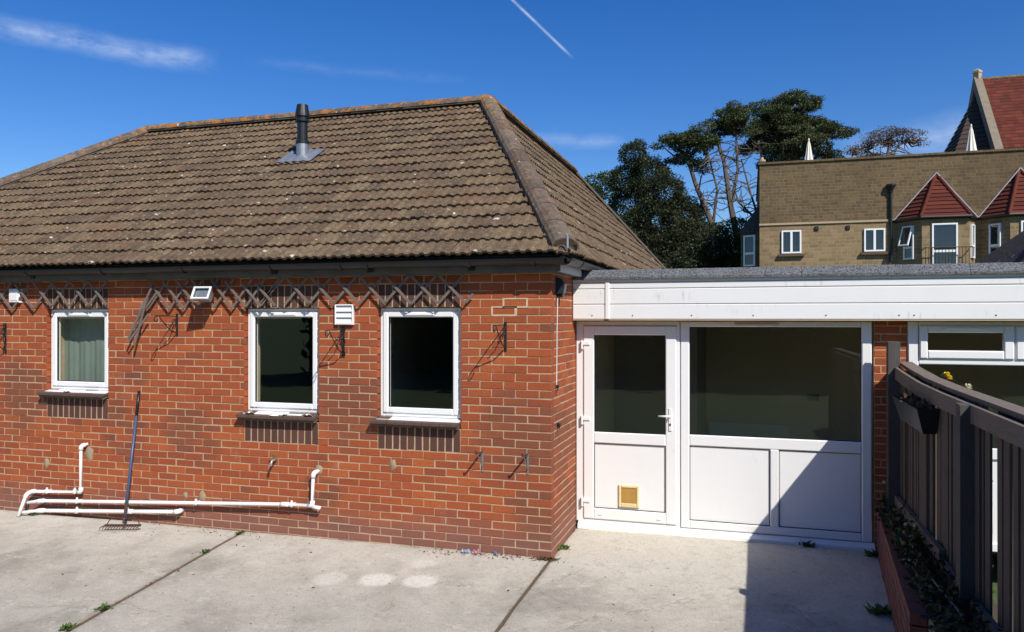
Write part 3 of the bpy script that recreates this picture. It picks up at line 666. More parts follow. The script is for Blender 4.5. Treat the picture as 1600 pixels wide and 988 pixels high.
m.add(vs, [(j * (nu + 1) + i, j * (nu + 1) + i + 1, (j + 1) * (nu + 1) + i + 1, (j + 1) * (nu + 1) + i) for j in range(nv) for i in range(nu)]); m.build('lead_slate', 'lead', fl, smooth=True)

# ================================================================ flat-roofed extension
ext = empty('flat_roof_extension', 'white clad flat roofed extension with glazed door and big window', 'extension')
YF = 1.0
# fascia boards with recessed joints
for z0, z1 in ((2.078, 2.222), (2.226, 2.374), (2.378, 2.438), (2.441, 2.475)):
    m = MB(); m.cbox(.004, 7.5, .84 if z1 < 2.40 else .838, .87, z0, z1, .006); m.build('fascia_board', 'upvc2', ext)
m = MB(); m.box(.004, 7.5, .871, .90, 2.085, 2.47); m.build('fascia_backing', 'earth', ext)
m = MB(); m.cbox(.331, .372, .828, .845, 2.079, 2.44, .005); m.build('joint_trim', 'upvc', ext)
for x in (.20, .60, 1.16, 1.72, 2.35, 2.95, 3.07, 3.7):
    m = MB(); m.tube([(x, .8415, 2.115), (x, .836, 2.115)], .006, 8); m.build('screw', 'iron', ext)
m = MB(); m.box(.004, 7.5, .845, 1.0, 2.066, 2.078); m.build('soffit', plain('soffit_wood', (.42, .30, .17), .7, 0, .3, 6), ext)
# felt covered edge in lengths
xx = .05
for xe in (.88, 2.14, 3.50, 4.8, 6.1, 7.5):
    m = MB(); m.add([(xx, .806, 2.468), (xe, .806, 2.468), (xe, .806, 2.49), (xx, .806, 2.49), (xx + (.06 if xx < .1 else 0), .86, 2.565), (xe, .86, 2.565), (xe, .99, 2.565), (xx, .99, 2.565), (xx, .86, 2.468), (xe, .86, 2.468)],
                    [(0, 1, 2, 3), (3, 2, 5, 4), (4, 5, 6, 7), (8, 9, 1, 0), (0, 3, 4, 8), (1, 9, 5, 2)]); m.build('felt_edge', 'felt', ext); xx = xe + .005
m = MB(); m.box(.30, 7.5, .99, 4.9, 2.46, 2.535); m.build('flat_roof', 'felt', ext)
# door frame, door leaf
def ring(m, x0, x1, z0, z1, y0, y1, l, r, b, t, c=.006):
    m.cbox(x0, x0 + l, y0, y1, z0, z1, c); m.cbox(x1 - r, x1, y0, y1, z0, z1, c)
    m.cbox(x0 + l, x1 - r, y0, y1, z0, z0 + b, c); m.cbox(x0 + l, x1 - r, y0, y1, z1 - t, z1, c)
def glaze(parent, x0, x1, z0, z1, y, mat='glass', name='pane'):
    m = MB(); m.box(x0 + .001, x1 - .001, y + .012, y + .017, z0 + .001, z1 - .001); m.build(name, mat, parent)
    k = MB(); r_ = .007
    for a, b, c_, d in ((x0, x0 + r_, z0, z1), (x1 - r_, x1, z0, z1), (x0 + r_, x1 - r_, z0, z0 + r_), (x0 + r_, x1 - r_, z1 - r_, z1)): k.box(a, b, y + .003, y + .011, c_, d)
    k.build('gasket', 'black', parent)
m = MB(); ring(m, .004, 1.036, .035, 2.06, YF, YF + .07, .080, .032, .03, .045); m.build('door_frame', 'upvc', ext)
dl = MB(); ring(dl, .082, 1.006, .070, 2.012, YF - .018, YF + .045, .108, .106, .108, .092, .009); dl.cbox(.190, .900, YF - .018, YF + .045, .834, .944, .009)
door = dl.build('door', 'upvc', ext)
glaze(door, .190, .900, .944, 1.920, YF)
m = MB(); m.box(.190, .900, YF + .004, YF + .03, .178, .834); m.build('door_panel', 'upvc', door)
k = MB(); 
for a, b, c_, d in ((.19, .197, .178, .834), (.893, .90, .178, .834), (.197, .893, .178, .185), (.197, .893, .827, .834)): k.box(a, b, YF - .004, YF + .0035, c_, d)
k.build('gasket', 'black', door)
for z in (1.83, 1.07, .245):
    m = MB(); m.cbox(.060, .080, YF - .036, YF - .001, z - .055, z + .035, .004); m.cbox(.080, .150, YF - .030, YF - .0185, z - .012, z + .022, .003); m.build('hinge', 'upvc', door)
m = MB(); m.cbox(.930, .962, YF - .028, YF - .0185, .985, 1.205, .004); m.build('handle_plate', 'white', door)
m = MB(); m.tube([(.946, YF - .028, 1.13), (.946, YF - .065, 1.13)], .010, 8); m.tube([(.955, YF - .062, 1.13), (.90, YF - .064, 1.132), (.835, YF - .058, 1.130)], [.011, .010, .008], 8); m.build('handle', 'white', door, smooth=True)
m = MB(); m.lathe((.946, YF - .0285, 1.05), [(.008, -.009), (.008, .009)], 10); m.build('lock', 'iron', door)
cf = MB(); ring(cf, .437, .640, .205, .425, YF - .014, YF + .0035, .026, .026, .042, .026, .006); cat = cf.build('cat_flap', 'cream', door)
m = MB(); m.cbox(.464, .613, YF - .006, YF + .0035, .248, .398, .004); m.build('flap', 'amber', door)
for x, z in ((.255, .118), (.835, .112)):
    m = MB(); m.cbox(x - .018, x + .018, YF - .026, YF - .0185, z - .006, z + .006, .002); m.build('drain_cap', 'upvc', door)
# big window beside the door
m = MB(); ring(m, 1.042, 2.752, .045, 2.060, YF + .002, YF + .07, .086, .086, .075, .055, .009)
m.cbox(1.128, 2.666, YF + .002, YF + .07, .848, .955, .009); m.cbox(1.872, 1.950, YF + .002, YF + .07, .120, .848, .009)
bw = m.build('window', 'upvc', ext); glaze(bw, 1.128, 2.666, .955, 2.005, YF + .012)
for a, b in ((1.128, 1.872), (1.950, 2.666)):
    m = MB(); m.box(a, b, YF + .022, YF + .05, .120, .848); m.build('panel', 'upvc', bw)
    k = MB(); r_ = .007
    for p, q, c_, d in ((a, a + r_, .12, .848), (b - r_, b, .12, .848), (a + r_, b - r_, .12, .127), (a + r_, b - r_, .841, .848)): k.box(p, q, YF + .014, YF + .0215, c_, d)
    k.build('gasket', 'black', bw)
m = MB(); m.cbox(1.55, 1.95, YF - .012, YF + .001, 2.018, 2.042, .004); m.build('trickle_vent', plain('vent_beige', (.55, .50, .42), .5, 0, .1, 8), bw)  # trickle vent in a duller beige than the frame
m = MB(); m.add([(.03, YF - .055, .008), (2.77, YF - .055, .008), (2.77, YF - .001, .040), (.03, YF - .001, .040), (.03, YF - .055, -.03), (2.77, YF - .055, -.03), (2.77, YF + .10, -.03), (.03, YF + .10, -.03), (2.77, YF + .10, .034), (.03, YF + .10, .034)],
               [(0, 1, 2, 3), (4, 5, 1, 0), (3, 2, 8, 9), (5, 6, 8, 2, 1), (4, 0, 3, 9, 7)]); m.build('threshold', 'upvc', ext)
m = MB(); m.box(-.0, 2.77, YF - .03, YF + .12, -.2, -.031); m.build('step', plain('cement', (.36, .33, .29), .95, 0, .3, 8, .4), ext)
# brick pier
m = MB(); m.box(2.772, 3.046, 1.024, 1.25, -.25, 2.08); pier = m.build('pier', 'mortar', ext)
for k_ in range(32):
    zc = -.2 + .0715 * (k_ + .5)
    if zc > 2.07: break
    js = [2.772, 2.885, 3.046] if k_ % 2 else [2.772, 2.99, 3.046]
    if k_ % 4 == 1: js = [2.772, 2.83, 3.046]
    for a, b in zip(js, js[1:]):
        link('brick', rb.choice(BR), pier, ((a + b) / 2, 1.02 + rb.uniform(-.001, .002), zc), (0, 0, rb.uniform(-.004, .004)), ((b - a - .009) / .215, 1, .0615 / .065))
# window right of the pier, with a row of top-hung lights
m = MB(); ring(m, 3.050, 7.3, .045, 2.062, YF + .002, YF + .07, .085, .06, .075, .042, .008); m.cbox(3.135, 7.24, YF + .002, YF + .07, 1.675, 1.745, .008); m.cbox(3.135, 7.24, YF + .002, YF + .07, .85, .95, .008)
for x in (3.885, 5.4, 6.4): m.cbox(x - .02, x + .02, YF + .002, YF + .07, 1.745, 2.02, .006)
sw = m.build('window', 'upvc', ext)
for a, b in ((3.140, 3.878), (3.892, 4.63), (5.42, 6.36)):
    s_ = MB(); ring(s_, a, b, 1.728, 2.022, YF - .018, YF + .04, .066, .078, .074, .062, .010); fr = s_.build('top_light', 'upvc', sw)
    m = MB(); m.box(a + .067, b - .079, YF + .004, YF + .009, 1.803, 1.959); m.build('pane', 'glass', sw)
    m = MB(); m.cbox((a + b) / 2 - .17, (a + b) / 2 + .17, YF - .03, YF - .0185, 1.985, 2.005, .004); m.build('trickle_vent', 'upvc', sw)
glaze(sw, 3.135, 7.24, .95, 1.675, YF + .012)
m = MB(); m.box(3.135, 7.24, YF + .022, YF + .05, .12, .85); m.build('panel', 'upvc', sw)
# room inside the extension
rm = MB(); rm.add([(.02, 1.08, 2.40), (7.4, 1.08, 2.40), (7.4, 4.6, 2.40), (.02, 4.6, 2.40), (.02, 4.6, 0), (7.4, 4.6, 0), (.02, 1.08, 0), (7.4, 1.08, 0)], [(0, 1, 2, 3), (3, 2, 5, 4), (0, 3, 4, 6), (1, 7, 5, 2)]); rm.build('room_wall', 'room', ext)
m = MB(); m.add([(.02, 1.08, .005), (7.4, 1.08, .005), (7.4, 4.6, .005), (.02, 4.6, .005)], [(0, 1, 2, 3)]); m.build('room_floor', 'floor', ext)
m = MB(); m.box(1.02, 1.10, 2.6, 4.6, .01, 2.39); m.build('partition', 'dark', ext)
m = MB(); m.box(.02, 1.02, 3.2, 3.3, .01, 2.39); m.build('partition', 'dark', ext)
rad = MB(); rad.box(1.14, 2.2, 4.50, 4.56, .14, .62)
for i in range(26): rad.box(1.15 + i * .04, 1.172 + i * .04, 4.488, 4.499, .18, .58)
rad.build('radiator', 'white', ext)
m = MB(); m.cbox(2.45, 2.60, 4.585, 4.598, .96, 1.05, .003); m.build('socket', 'dark', ext)

# ================================================================ things on the house wall
def trellis(label, lows, ups, backs, extra=()):
    t = empty('trellis', label, 'trellis', 'wooden trellis strips under the eaves')
    for (a, b) in zip(lows, ups):
        m = MB(); m.obox((a[0], -.052, a[1]), (b[0], -.052, b[1]), .024, .009, (0, 1, 0)); m.build('slat', 'slat', t)
    for (a, b) in backs:
        m = MB(); m.obox((a[0], -.040, a[1]), (b[0], -.040, b[1]), .024, .009, (0, 1, 0)); m.build('slat', 'slat', t)
    for (a, b, y) in extra:
        m = MB(); m.obox((a[0], y, a[1]), (b[0], y - .02, b[1]), .022, .009, (0, 1, 0)); m.build('slat', 'slat', t)
    for (x, z) in ((lows[0][0] + .12, 2.36), (lows[-1][0] - .12, 2.36)):
        m = MB(); m.tube([(x, .002, z), (x, -.056, z)], .006, 6); m.build('fixing', 'iron', t)
    return t
lo = [(-2.71 + .273 * i, 2.234 - .0015 * i + rb.uniform(-.008, .008)) for i in range(8)]
upp = [(x - .272, z + .265 + rb.uniform(-.01, .01)) for x, z in lo]; lo2 = [lo[i] for i in range(8)]
bk = [((x + rb.uniform(-.01, .01), z), (x + .255, z + .265)) for x, z in lo[:-1]] + [((-2.99, 2.24), (-2.71, 2.50)), ((-.80, 2.232), (-.73, 2.31))]
trellis('expanding wooden trellis over the two windows nearest the corner', lo[1:], upp[1:], bk)
lo = [(-4.09, 2.184), (-3.913, 2.184), (-3.73, 2.19), (-3.535, 2.196), (-3.319, 2.188), (-3.159, 2.201), (-2.986, 2.206), (-2.816, 2.212)]
upp = [(-4.361, 2.489), (-4.172, 2.473), (-4.01, 2.484), (-3.818, 2.488), (-3.582, 2.491), (-3.403, 2.462), (-3.197, 2.427), (-3.046, 2.438)]
bk = [((x, z + .01), (x + .23, z + .30)) for x, z in lo[:-1]] + [((-4.36, 2.2), (-4.13, 2.48))]
trellis('collapsed wooden trellis with broken slats hanging down beside the floodlight', lo, upp, bk,
        [((-4.25, 2.36), (-4.56, 1.99), -.05), ((-4.30, 2.42), (-4.60, 1.85), -.065), ((-4.36, 2.33), (-4.45, 2.19), -.05), ((-4.33, 2.13), (-4.57, 1.84), -.08), ((-4.37, 2.26), (-4.50, 1.80), -.075)])
lo = [(-6.80, 2.225), (-6.507, 2.229), (-6.25, 2.19), (-5.933, 2.198), (-5.676, 2.225), (-5.425, 2.224), (-5.16, 2.229), (-4.908, 2.228)]
trellis('expanding wooden trellis over the curtained window on the left', lo, [(x - .262, z + .27) for x, z in lo], [((x, z), (x + .25, z + .27)) for x, z in lo[:-1]])

# floodlight
fo = empty('floodlight', 'white halogen floodlight tilted down between the trellis slats', 'floodlight')
mt = Matrix.Translation((-3.585, -.15, 2.315)) @ Matrix.Rotation(R(8), 4, 'Z') @ Matrix.Rotation(R(-30), 4, 'X')
def xf(o): o.matrix_basis = mt; return o
m = MB(); w, hh = .088, .064
m.add([(-w, -.05, -hh), (w, -.05, -hh), (w, -.05, hh), (-w, -.05, hh), (-w * .75, .06, -hh * .6), (w * .75, .06, -hh * .6), (w * .75, .06, hh * .75), (-w * .75, .06, hh * .75)], [(4, 7, 6, 5), (0, 4, 5, 1), (1, 5, 6, 2), (2, 6, 7, 3), (3, 7, 4, 0)]); xf(m.build('housing', 'grey', fo))
m = MB(); ring(m, -w - .008, w + .008, -hh - .008, hh + .008, -.066, -.0505, .018, .018, .018, .018, .004); xf(m.build('bezel', 'white', fo))
m = MB(); m.box(-w + .011, w - .011, -.058, -.054, -hh + .011, hh - .011); xf(m.build('lens', 'glass', fo))
m = MB(); m.box(-w + .012, w - .012, -.03, -.028, -hh + .012, hh - .012); xf(m.build('reflector', 'grey', fo))
m = MB(); m.obox((-3.62, -.002, 2.36), (-3.62, -.11, 2.35), .03, .02); m.obox((-3.70, -.11, 2.352), (-3.54, -.11, 2.352), .014, .02); m.build('bracket', 'iron', fo)
m = MB(); m.cbox(-3.66, -3.58, -.055, -.001, 2.24, 2.31, .006); m.build('shadow_box', 'black', fo)  # black box standing in for the dark shadow below the lamp

# white louvred vent cover
ve = MB(); ring(ve, -2.165, -1.965, 2.025, 2.222, -.032, -.0005, .014, .014, .014, .014, .004); vo = ve.build('extractor_vent', 'white')
tag(vo, 'square white louvred extractor vent between the two right windows', 'vent')
for i in range(3):
    z = 2.04 + i * .056; m = MB(); m.add([(-2.150, -.030, z), (-1.980, -.030, z), (-1.980, -.012, z + .052), (-2.150, -.012, z + .052), (-2.150, -.020, z), (-1.980, -.020, z), (-1.980, -.004, z + .052), (-2.150, -.004, z + .052)], [(0, 1, 2, 3), (7, 6, 5, 4), (4, 5, 1, 0), (3, 2, 6, 7), (0, 3, 7, 4), (1, 5, 6, 2)]); m.build('louvre', 'white', vo)
m = MB(); m.box(-2.150, -1.980, -.003, -.0008, 2.04, 2.208); m.build('back_plate', 'black', vo)
bx = MB(); bx.cbox(-6.30, -6.145, -.045, -.0005, 2.262, 2.42, .008); b_ = bx.build('alarm_box', 'white'); tag(b_, 'small plain white box on the wall at the left edge', 'wall box')
m = MB(); m.cbox(-6.28, -6.165, -.050, -.0455, 2.285, 2.40, .003); m.build('cover', 'white', b_)

# hanging basket brackets
def bracket(x, zt, zb, L, label, fancy=0):
    b = empty('basket_bracket', label, 'bracket', 'hanging basket brackets on the brick wall')
    m = MB(); m.box(x - .011, x + .011, -.007, -.0005, zb, zt); m.build('back_bar', 'iron', b)
    m = MB(); za = zt - .03; m.tube([(x, -.006, za), (x, -L * .5, za + .004), (x, -L, za)] + [(x, -L - .028 * math.sin(a), za - .028 + .028 * math.cos(a)) for a in (.6, 1.2, 1.9, 2.6, 3.3, 4.0, 4.7)], .0055, 6); m.build('arm', 'iron', b)
    m = MB(); m.tube([(x, -.006, zb + .03), (x, -L * .35, zb + (za - zb) * .30), (x, -L * .86, za - .01)], .0055, 6); m.build('brace', 'iron', b)
    m = MB(); sc = [(x, -.05 - .028 * math.cos(a), za - .06 + .028 * math.sin(a)) for a in [i * .7 for i in range(9)]]; m.tube(sc, .004, 5)
    m.tube([(x, -.006, za - .01), (x, -.10, za - .10), (x, -.17, za - .075)], .0045, 5); m.build('scroll', 'iron', b)
    if fancy:
        m = MB(); 
        for s_ in (-1, 1): m.tube([(x + s_ * (.012 + .010 * math.sin(i * 1.1)), -.012, zb + (zt - zb) * i / 14) for i in range(15)], .005, 5)
        m.build('twisted_bar', 'iron', b)
    for z in (zt - .02, zb + .02):
        m = MB(); m.tube([(x, -.006, z), (x, -.012, z)], .007, 6); m.build('screw', 'iron', b)
bracket(-.43, 2.056, 1.789, .33, 'black scrolled basket bracket beside the corner of the house')
bracket(-2.081, 2.005, 1.712, .31, 'ornate twisted black basket bracket below the louvred vent', 1)
bracket(-4.036, 2.138, 1.903, .30, 'thin black basket bracket between floodlight and curtained window')
bracket(-6.393, 2.032, 1.69, .31, 'black basket bracket at the left edge, beyond the curtained window', 1)
# two thin steel hooks low on the wall
for x, l in ((-.652, 'bent steel hook low on the wall, farther from the corner'), (-.219, 'bent steel hook low on the wall, nearer the corner')):
    hk = empty('wall_hook', l, 'hook', 'steel hooks on the wall')
    m = MB(); m.add([(x - .012, -.001, .87), (x + .012, -.001, .87), (x + .006, -.001, .68), (x - .006, -.001, .68), (x - .012, -.006, .87), (x + .012, -.006, .87), (x + .006, -.006, .68), (x - .006, -.006, .68)], [(0, 3, 2, 1), (4, 5, 6, 7), (0, 1, 5, 4), (1, 2, 6, 5), (2, 3, 7, 6), (3, 0, 4, 7)]); m.build('plate', 'galv', hk)
    m = MB(); m.obox((x, -.004, .868), (x, -.175, .872), .020, .004); m.obox((x, -.175, .870), (x, -.178, .90), .020, .004, (0, 1, 0)); m.build('arm', 'rust', hk)
    m = MB(); m.obox((x, -.007, .72), (x, -.13, .862), .008, .003, (0, 1, 1)); m.build('brace', 'galv', hk)
# corner sensor lamp with its cable on the return wall
pr = empty('corner_lamp', 'dark blue-black wall lamp just round the corner with pale dangling cable', 'lamp')
m = MB(); y = .20; m.add([(.001, y - .05, 2.31), (.001, y + .05, 2.31), (.001, y + .05, 2.46), (.001, y - .05, 2.46), (.07, y - .045, 2.315), (.07, y + .045, 2.315), (.085, y + .045, 2.40), (.085, y - .045, 2.40), (.04, y - .045, 2.455), (.04, y + .045, 2.455)],
               [(0, 4, 7, 8, 3), (1, 2, 9, 6, 5), (0, 1, 5, 4), (4, 5, 6, 7), (7, 6, 9, 8), (8, 9, 2, 3)]); m.build('housing', plain('blueblack', (.018, .026, .038), .35, 0, .2, 10), pr)
m = MB(); m.box(.01, .06, y - .03, y + .03, 2.28, 2.312); m.build('sensor', 'black', pr)
m = MB(); m.tube([(.012, y - .02, 2.28), (.008, y - .03, 2.0), (.007, y - .035, 1.7), (.007, y - .045, 1.47)], .004, 6); m.build('cable', 'white', pr)
m = MB(); m.tube([(.002, y - .05, 1.47), (.03, y - .05, 1.465)], .014, 8); m.tube([(.02, y - .05, 1.465), (.022, y - .055, 1.43)], .006, 6); m.build('cable_stop', 'black', pr)
st = MB(); st.tube([(.001, .20, 1.115), (.035, .195, 1.11)], [.018, .015], 8); st.tube([(.02, .198, 1.11), (.022, .195, 1.075)], .008, 6)
tag(st.build('pipe_stub', 'black'), 'short black pipe stub on the return wall beside the door hinge', 'pipe stub')
# outside tap
tp = empty('garden_tap', 'small brass garden tap on the wall under the middle window', 'tap')
TX, TZ = -2.83, .68
m = MB(); m.tube([(TX, 0, TZ), (TX, -.05, TZ), (TX, -.085, TZ - .005), (TX, -.10, TZ - .03), (TX, -.10, TZ - .055)], [.013, .013, .014, .012, .011], 8); m.build('spout', 'grey', tp, smooth=True)
m = MB(); m.tube([(TX, -.06, TZ), (TX, -.06, TZ + .045)], .010, 8); m.build('stem', 'brass', tp)
m = MB(); m.obox((TX - .03, -.06, TZ + .05), (TX + .035, -.06, TZ + .042), .014, .010); m.build('handle', 'brass', tp)
# white waste pipes
def pipe(name, label, runs, clips, r=.0185):
    p = empty(name, label, 'waste pipe', 'white waste pipes along the foot of the wall')
    for pts in runs:
        m = MB(); m.tube(pts, r, 12); m.build('pipe', 'pipe', p, smooth=True)
        for q in pts[1:-1]:
            m = MB(); i = pts.index(q); a = (Vector(pts[i - 1]) - Vector(q)).normalized(); b = (Vector(pts[i + 1]) - Vector(q)).normalized()
            m.tube([Vector(q) + a * .045, Vector(q) + a * .012, Vector(q) + (a + b) * .006, Vector(q) + b * .012, Vector(q) + b * .045], r * 1.28, 12); m.build('elbow', 'pipe', p, smooth=True)
    for (x, y, z) in clips:
        m = MB(); m.tube([(x - .012, y, z), (x + .012, y, z)], r * 1.35, 12); m.box(x - .010, x + .010, y, -.002, z - .012, z + .012); m.box(x - .008, x + .008, y - .006, y + .006, z + r * 1.2, z + r * 1.2 + .02); m.build('clip', 'pipe', p)
    return p
yp = -.060
pipe('waste_pipe', 'white waste pipe dropping from the wall beside the mortar stain, then running left', [[(-5.215, .0, .715), (-5.245, yp, .700), (-5.245, yp, .205), (-5.93, yp, .165), (-5.955, yp - .05, .14), (-5.97, yp - .14, -.085)]], [(-5.33, yp, .2), (-5.72, yp, .178)])
pipe('waste_pipe', 'longest white waste pipe, from below the middle window to the left corner pipe', [[(-2.352, 0, .592), (-2.378, yp, .575), (-2.390, yp, .262), (-2.70, yp, .250), (-5.80, yp, .068), (-5.93, yp - .06, .05)], [(-2.30, yp, .243), (-2.39, yp, .248)]], [(-2.62, yp, .252), (-3.75, yp, .189), (-5.30, yp, .098)])
pipe('waste_pipe', 'lowest short white waste pipe near the ground behind the rake', [[(-3.955, .0, .092), (-3.975, yp, .082), (-4.60, yp, .038), (-5.80, yp, -.040), (-5.95, yp - .10, -.05)]], [(-4.62, yp, .04), (-5.30, yp, -.008)], .020)
# garden rake leaning on the wall
rk = empty('garden_rake', 'garden rake with blue handle leaning upright against the brick wall', 'rake')
T0, T1 = Vector((-4.505, -.022, 1.315)), Vector((-4.44, -.285, .045)); hd = Vector((-4.433, -.315, -.028))
m = MB(); m.tube([T0 * .80 + T1 * .20, T1], .0135, 10); m.build('handle', 'blue', rk, smooth=True)
m = MB(); m.tube([T0, T0 * .80 + T1 * .20], .0155, 10); m.build('grip', 'black', rk, smooth=True)
m = MB(); m.tube([T1 + (T0 - T1) * .12, T1, hd + Vector((0, 0, .02))], [.017, .013, .010], 8); m.build('socket', 'rust', rk)
hv = Vector((.175, .055, 0))
m = MB(); m.obox(hd - hv, hd + hv, .014, .020)
for s_ in (-1, 1): m.tube([hd + hv * s_ * .92, hd + hv * s_ * .8 + Vector((0, .012, .05)), hd + hv * s_ * .45 + Vector((0, .02, .078)), hd + Vector((0, .02, .06))], .005, 5)
m.build('head', 'rust', rk)
for i in range(14):
    q = hd + hv * (-1 + 2 * i / 13); m = MB(); m.tube([q, q + Vector((-.012, -.045, -.012)), q + Vector((-.018, -.062, -.040))], [.006, .005, .002], 5); m.build('tine', 'rust', rk)
# shells on the sills
def shell(x, y, z, r, rz, label, tilt=0):
    m = MB(); n, k = 16, 6; vs = []; fs = []
    for j in range(k + 1):
        v = j / k
        for i in range(n + 1):
            a = math.pi * (.08 + .84 * i / n); rr = r * v * (1 + .05 * math.cos(i * math.pi)); vs.append((math.cos(a) * rr, math.sin(a) * rr - r * .4, r * .55 * math.sin(math.pi * min(1, .2 + .8 * v)) * (.8 + .2 * math.sin(a)) * (1 if j < k else .0) + .002))
    for j in range(k):
        for i in range(n): fs.append((j * (n + 1) + i, j * (n + 1) + i + 1, (j + 1) * (n + 1) + i + 1, (j + 1) * (n + 1) + i))
    m.add(vs, fs); o = m.build('sea_shell', 'shell', smooth=True); o.location = (x, y, z); o.rotation_euler = (tilt, 0, rz); tag(o, label, 'shell', 'sea shells on the window sills')
shell(-3.105, -.060, 1.121, .056, .3, 'pale sea shell at the left end of the middle sill'); shell(-2.828, -.060, 1.121, .060, 2.9, 'largest white sea shell, in the centre of the middle sill')
shell(-2.703, -.058, 1.121, .040, 1.2, 'small white sea shell, second from right on the middle sill'); shell(-2.440, -.060, 1.121, .058, .1, 'grey domed sea shell at the right end of the middle sill')
shell(-5.447, -.058, 1.271, .042, .6, 'single white sea shell on the sill under the curtained window')

# ================================================================ fence, raised bed, planter
fe = empty('picket_fence', 'weathered grey wooden paling fence with square posts and flat cap', 'fence')
FX0 = 2.945
POSTM = m_wood('post_wood', (.085, .078, .070), 'z')
def capz(y): return 1.615 + .075 * max(0, min(1, (y + .9) / 1.7)) ** 2 - .004 * max(0, -y - 1)
ys = [.86, .35, -.2, -.9, -1.8, -2.7, -3.6, -4.5]
for a, b in zip(ys, ys[1:]):
    m = MB(); m.obox((FX0 + .058, a, capz(a)), (FX0 + .058, b + .003, capz(b)), .105, .028); m.build('cap_rail', 'rail', fe)
    m = MB(); m.obox((FX0 - .030, a, capz(a) - .075), (FX0 - .030, b, capz(b) - .075), .030, .105); m.build('top_rail', 'rail', fe)
    m = MB(); m.obox((FX0 - .032, a, .50 - (.06 if b < -1 else 0)), (FX0 - .032, b, .50 - (.06 if b < -1 else 0)), .036, .085); m.build('bottom_rail', 'rail', fe)
for y, zt in ((.80, 1.885), (-1.59, 1.592), (-4.0, 1.59)):
    m = MB(); h_ = .05; x0, x1 = 2.848, 2.943
    m.add([(x0, y - h_, -.25), (x1, y - h_, -.25), (x1, y + h_, -.25), (x0, y + h_, -.25), (x0, y - h_, zt - .006), (x1, y - h_, zt - .006), (x1, y + h_, zt), (x0, y + h_, zt)], [(4, 5, 6, 7), (0, 1, 5, 4), (1, 2, 6, 5), (2, 3, 7, 6), (3, 0, 4, 7)]); m.build('post', POSTM, fe)
rp = random.Random(5); y = .82
PAL = MB(); PAL.box(-.008, .008, -.04, .04, 0, 1); PALM = mesh_of(PAL, 'pale', 'fence')
FG, BG = (.47, -.62, -1.90), (.83, -.31, -1.66)
while y > -4.4:
    for x, gaps in ((FX0 + .003, FG), (FX0 + .067, BG)):
        if any(abs(y - q) < .058 for q in gaps): continue
        z0 = .40 + rp.uniform(-.05, .04); z1 = capz(y) - .03
        link('pale', PALM, fe, (x + rp.uniform(-.003, .003), y + rp.uniform(-.010, .010), z0), (rp.uniform(-.006, .006), 0, rp.uniform(-.10, .10)), (rp.uniform(.8, 1.3), rp.uniform(.85, 1.15), z1 - z0))
    y -= .112 + rp.uniform(-.010, .012)
for q in FG:  # extra back pales added only to stop sun leaking through front gaps
    for o_ in (-.135, -.055, .02): link('pale', PALM, fe, (FX0 + .085, q - .063 + o_ + .04, .29), (0, 0, rp.uniform(-.03, .03)), (1, 1.1, capz(q) - .33))
for q in BG:  # extra front pales added only to stop sun leaking through back gaps
    for o_ in (-.08, 0, .08): link('pale', PALM, fe, (FX0 - .0145, q + .063 + o_, .29), (0, 0, rp.uniform(-.02, .02)), (1, 1.1, capz(q) - .33))
# hanging planter on the fence
hp = empty('fence_planter', 'black trough planter hooked on the near side of the fence', 'planter')
m = MB(); a, b = Vector((2.80, .42, 1.42)), Vector((2.80, -.62, 1.40))
vs = [(2.795, .25, 1.46), (2.935, .25, 1.46), (2.795, -.72, 1.46), (2.935, -.72, 1.46), (2.845, .19, 1.28), (2.93, .19, 1.28), (2.845, -.66, 1.28), (2.93, -.66, 1.28), (2.805, .235, 1.44), (2.925, .235, 1.44), (2.805, -.705, 1.44), (2.925, -.705, 1.44)]
m.add(vs, [(0, 1, 5, 4), (2, 6, 7, 3), (0, 4, 6, 2), (1, 3, 7, 5), (4, 5, 7, 6), (0, 8, 9, 1), (2, 3, 11, 10), (0, 2, 10, 8), (1, 9, 11, 3)]); m.build('trough', 'black', hp)
m = MB(); m.add([vs[8], vs[9], vs[11], vs[10]], [(0, 2, 3, 1)] if False else [(0, 3, 2, 1)]); m.build('soil', 'earth', hp)
for y in (.12, -.58):
    m = MB(); m.tube([(2.925, y, 1.45), (2.925, y, 1.60), (2.935, y, capz(y) + .012)], .006, 5); m.build('hook', 'iron', hp)
m = MB()
for i in range(70): m.leaf((rp.uniform(2.82, 2.91), rp.uniform(-.68, .2), 1.44 + rp.uniform(0, .03)), rp.uniform(.03, .07), (rp.gauss(0, 1), rp.gauss(0, 1), rp.uniform(.1, 1.2)), .4)
tag(m.build('dead_plant', 'dead', hp, tint=True), None, None, kind='stuff')
# raised bed: low wall of painted bricks, soil and planting
P0, P1 = Vector((2.87, .93, 0)), Vector((2.655, -1.75, 0)); bd = (P1 - P0).normalized(); bn = Vector((bd.y, -bd.x, 0)); ang = math.atan2(bd.y, bd.x)
if bn.x > 0: bn = -bn
m = MB(); m.obox(P0 - bn * .055 + Vector((0, 0, .07)), P1 - bn * .055 + Vector((0, 0, .07)), .096, .60); bedw = m.build('raised_bed_wall', 'mortar'); tag(bedw, 'low red painted brick wall of the raised bed under the fence', 'garden wall')
RBM = []
for i in range(4):
    rr = random.Random(50 + i); q = MB(); q.cbox(-.1075, .1075, 0, .09, -.0325, .0325, .003); q.v = [(x + rr.uniform(-.002, .002), yy + (rr.uniform(-.002, .002) if yy < .05 else 0), z + rr.uniform(-.002, .002)) for x, yy, z in q.v]; RBM.append(mesh_of(q, 'brick', 'redwall'))
LB = (P1 - P0).length
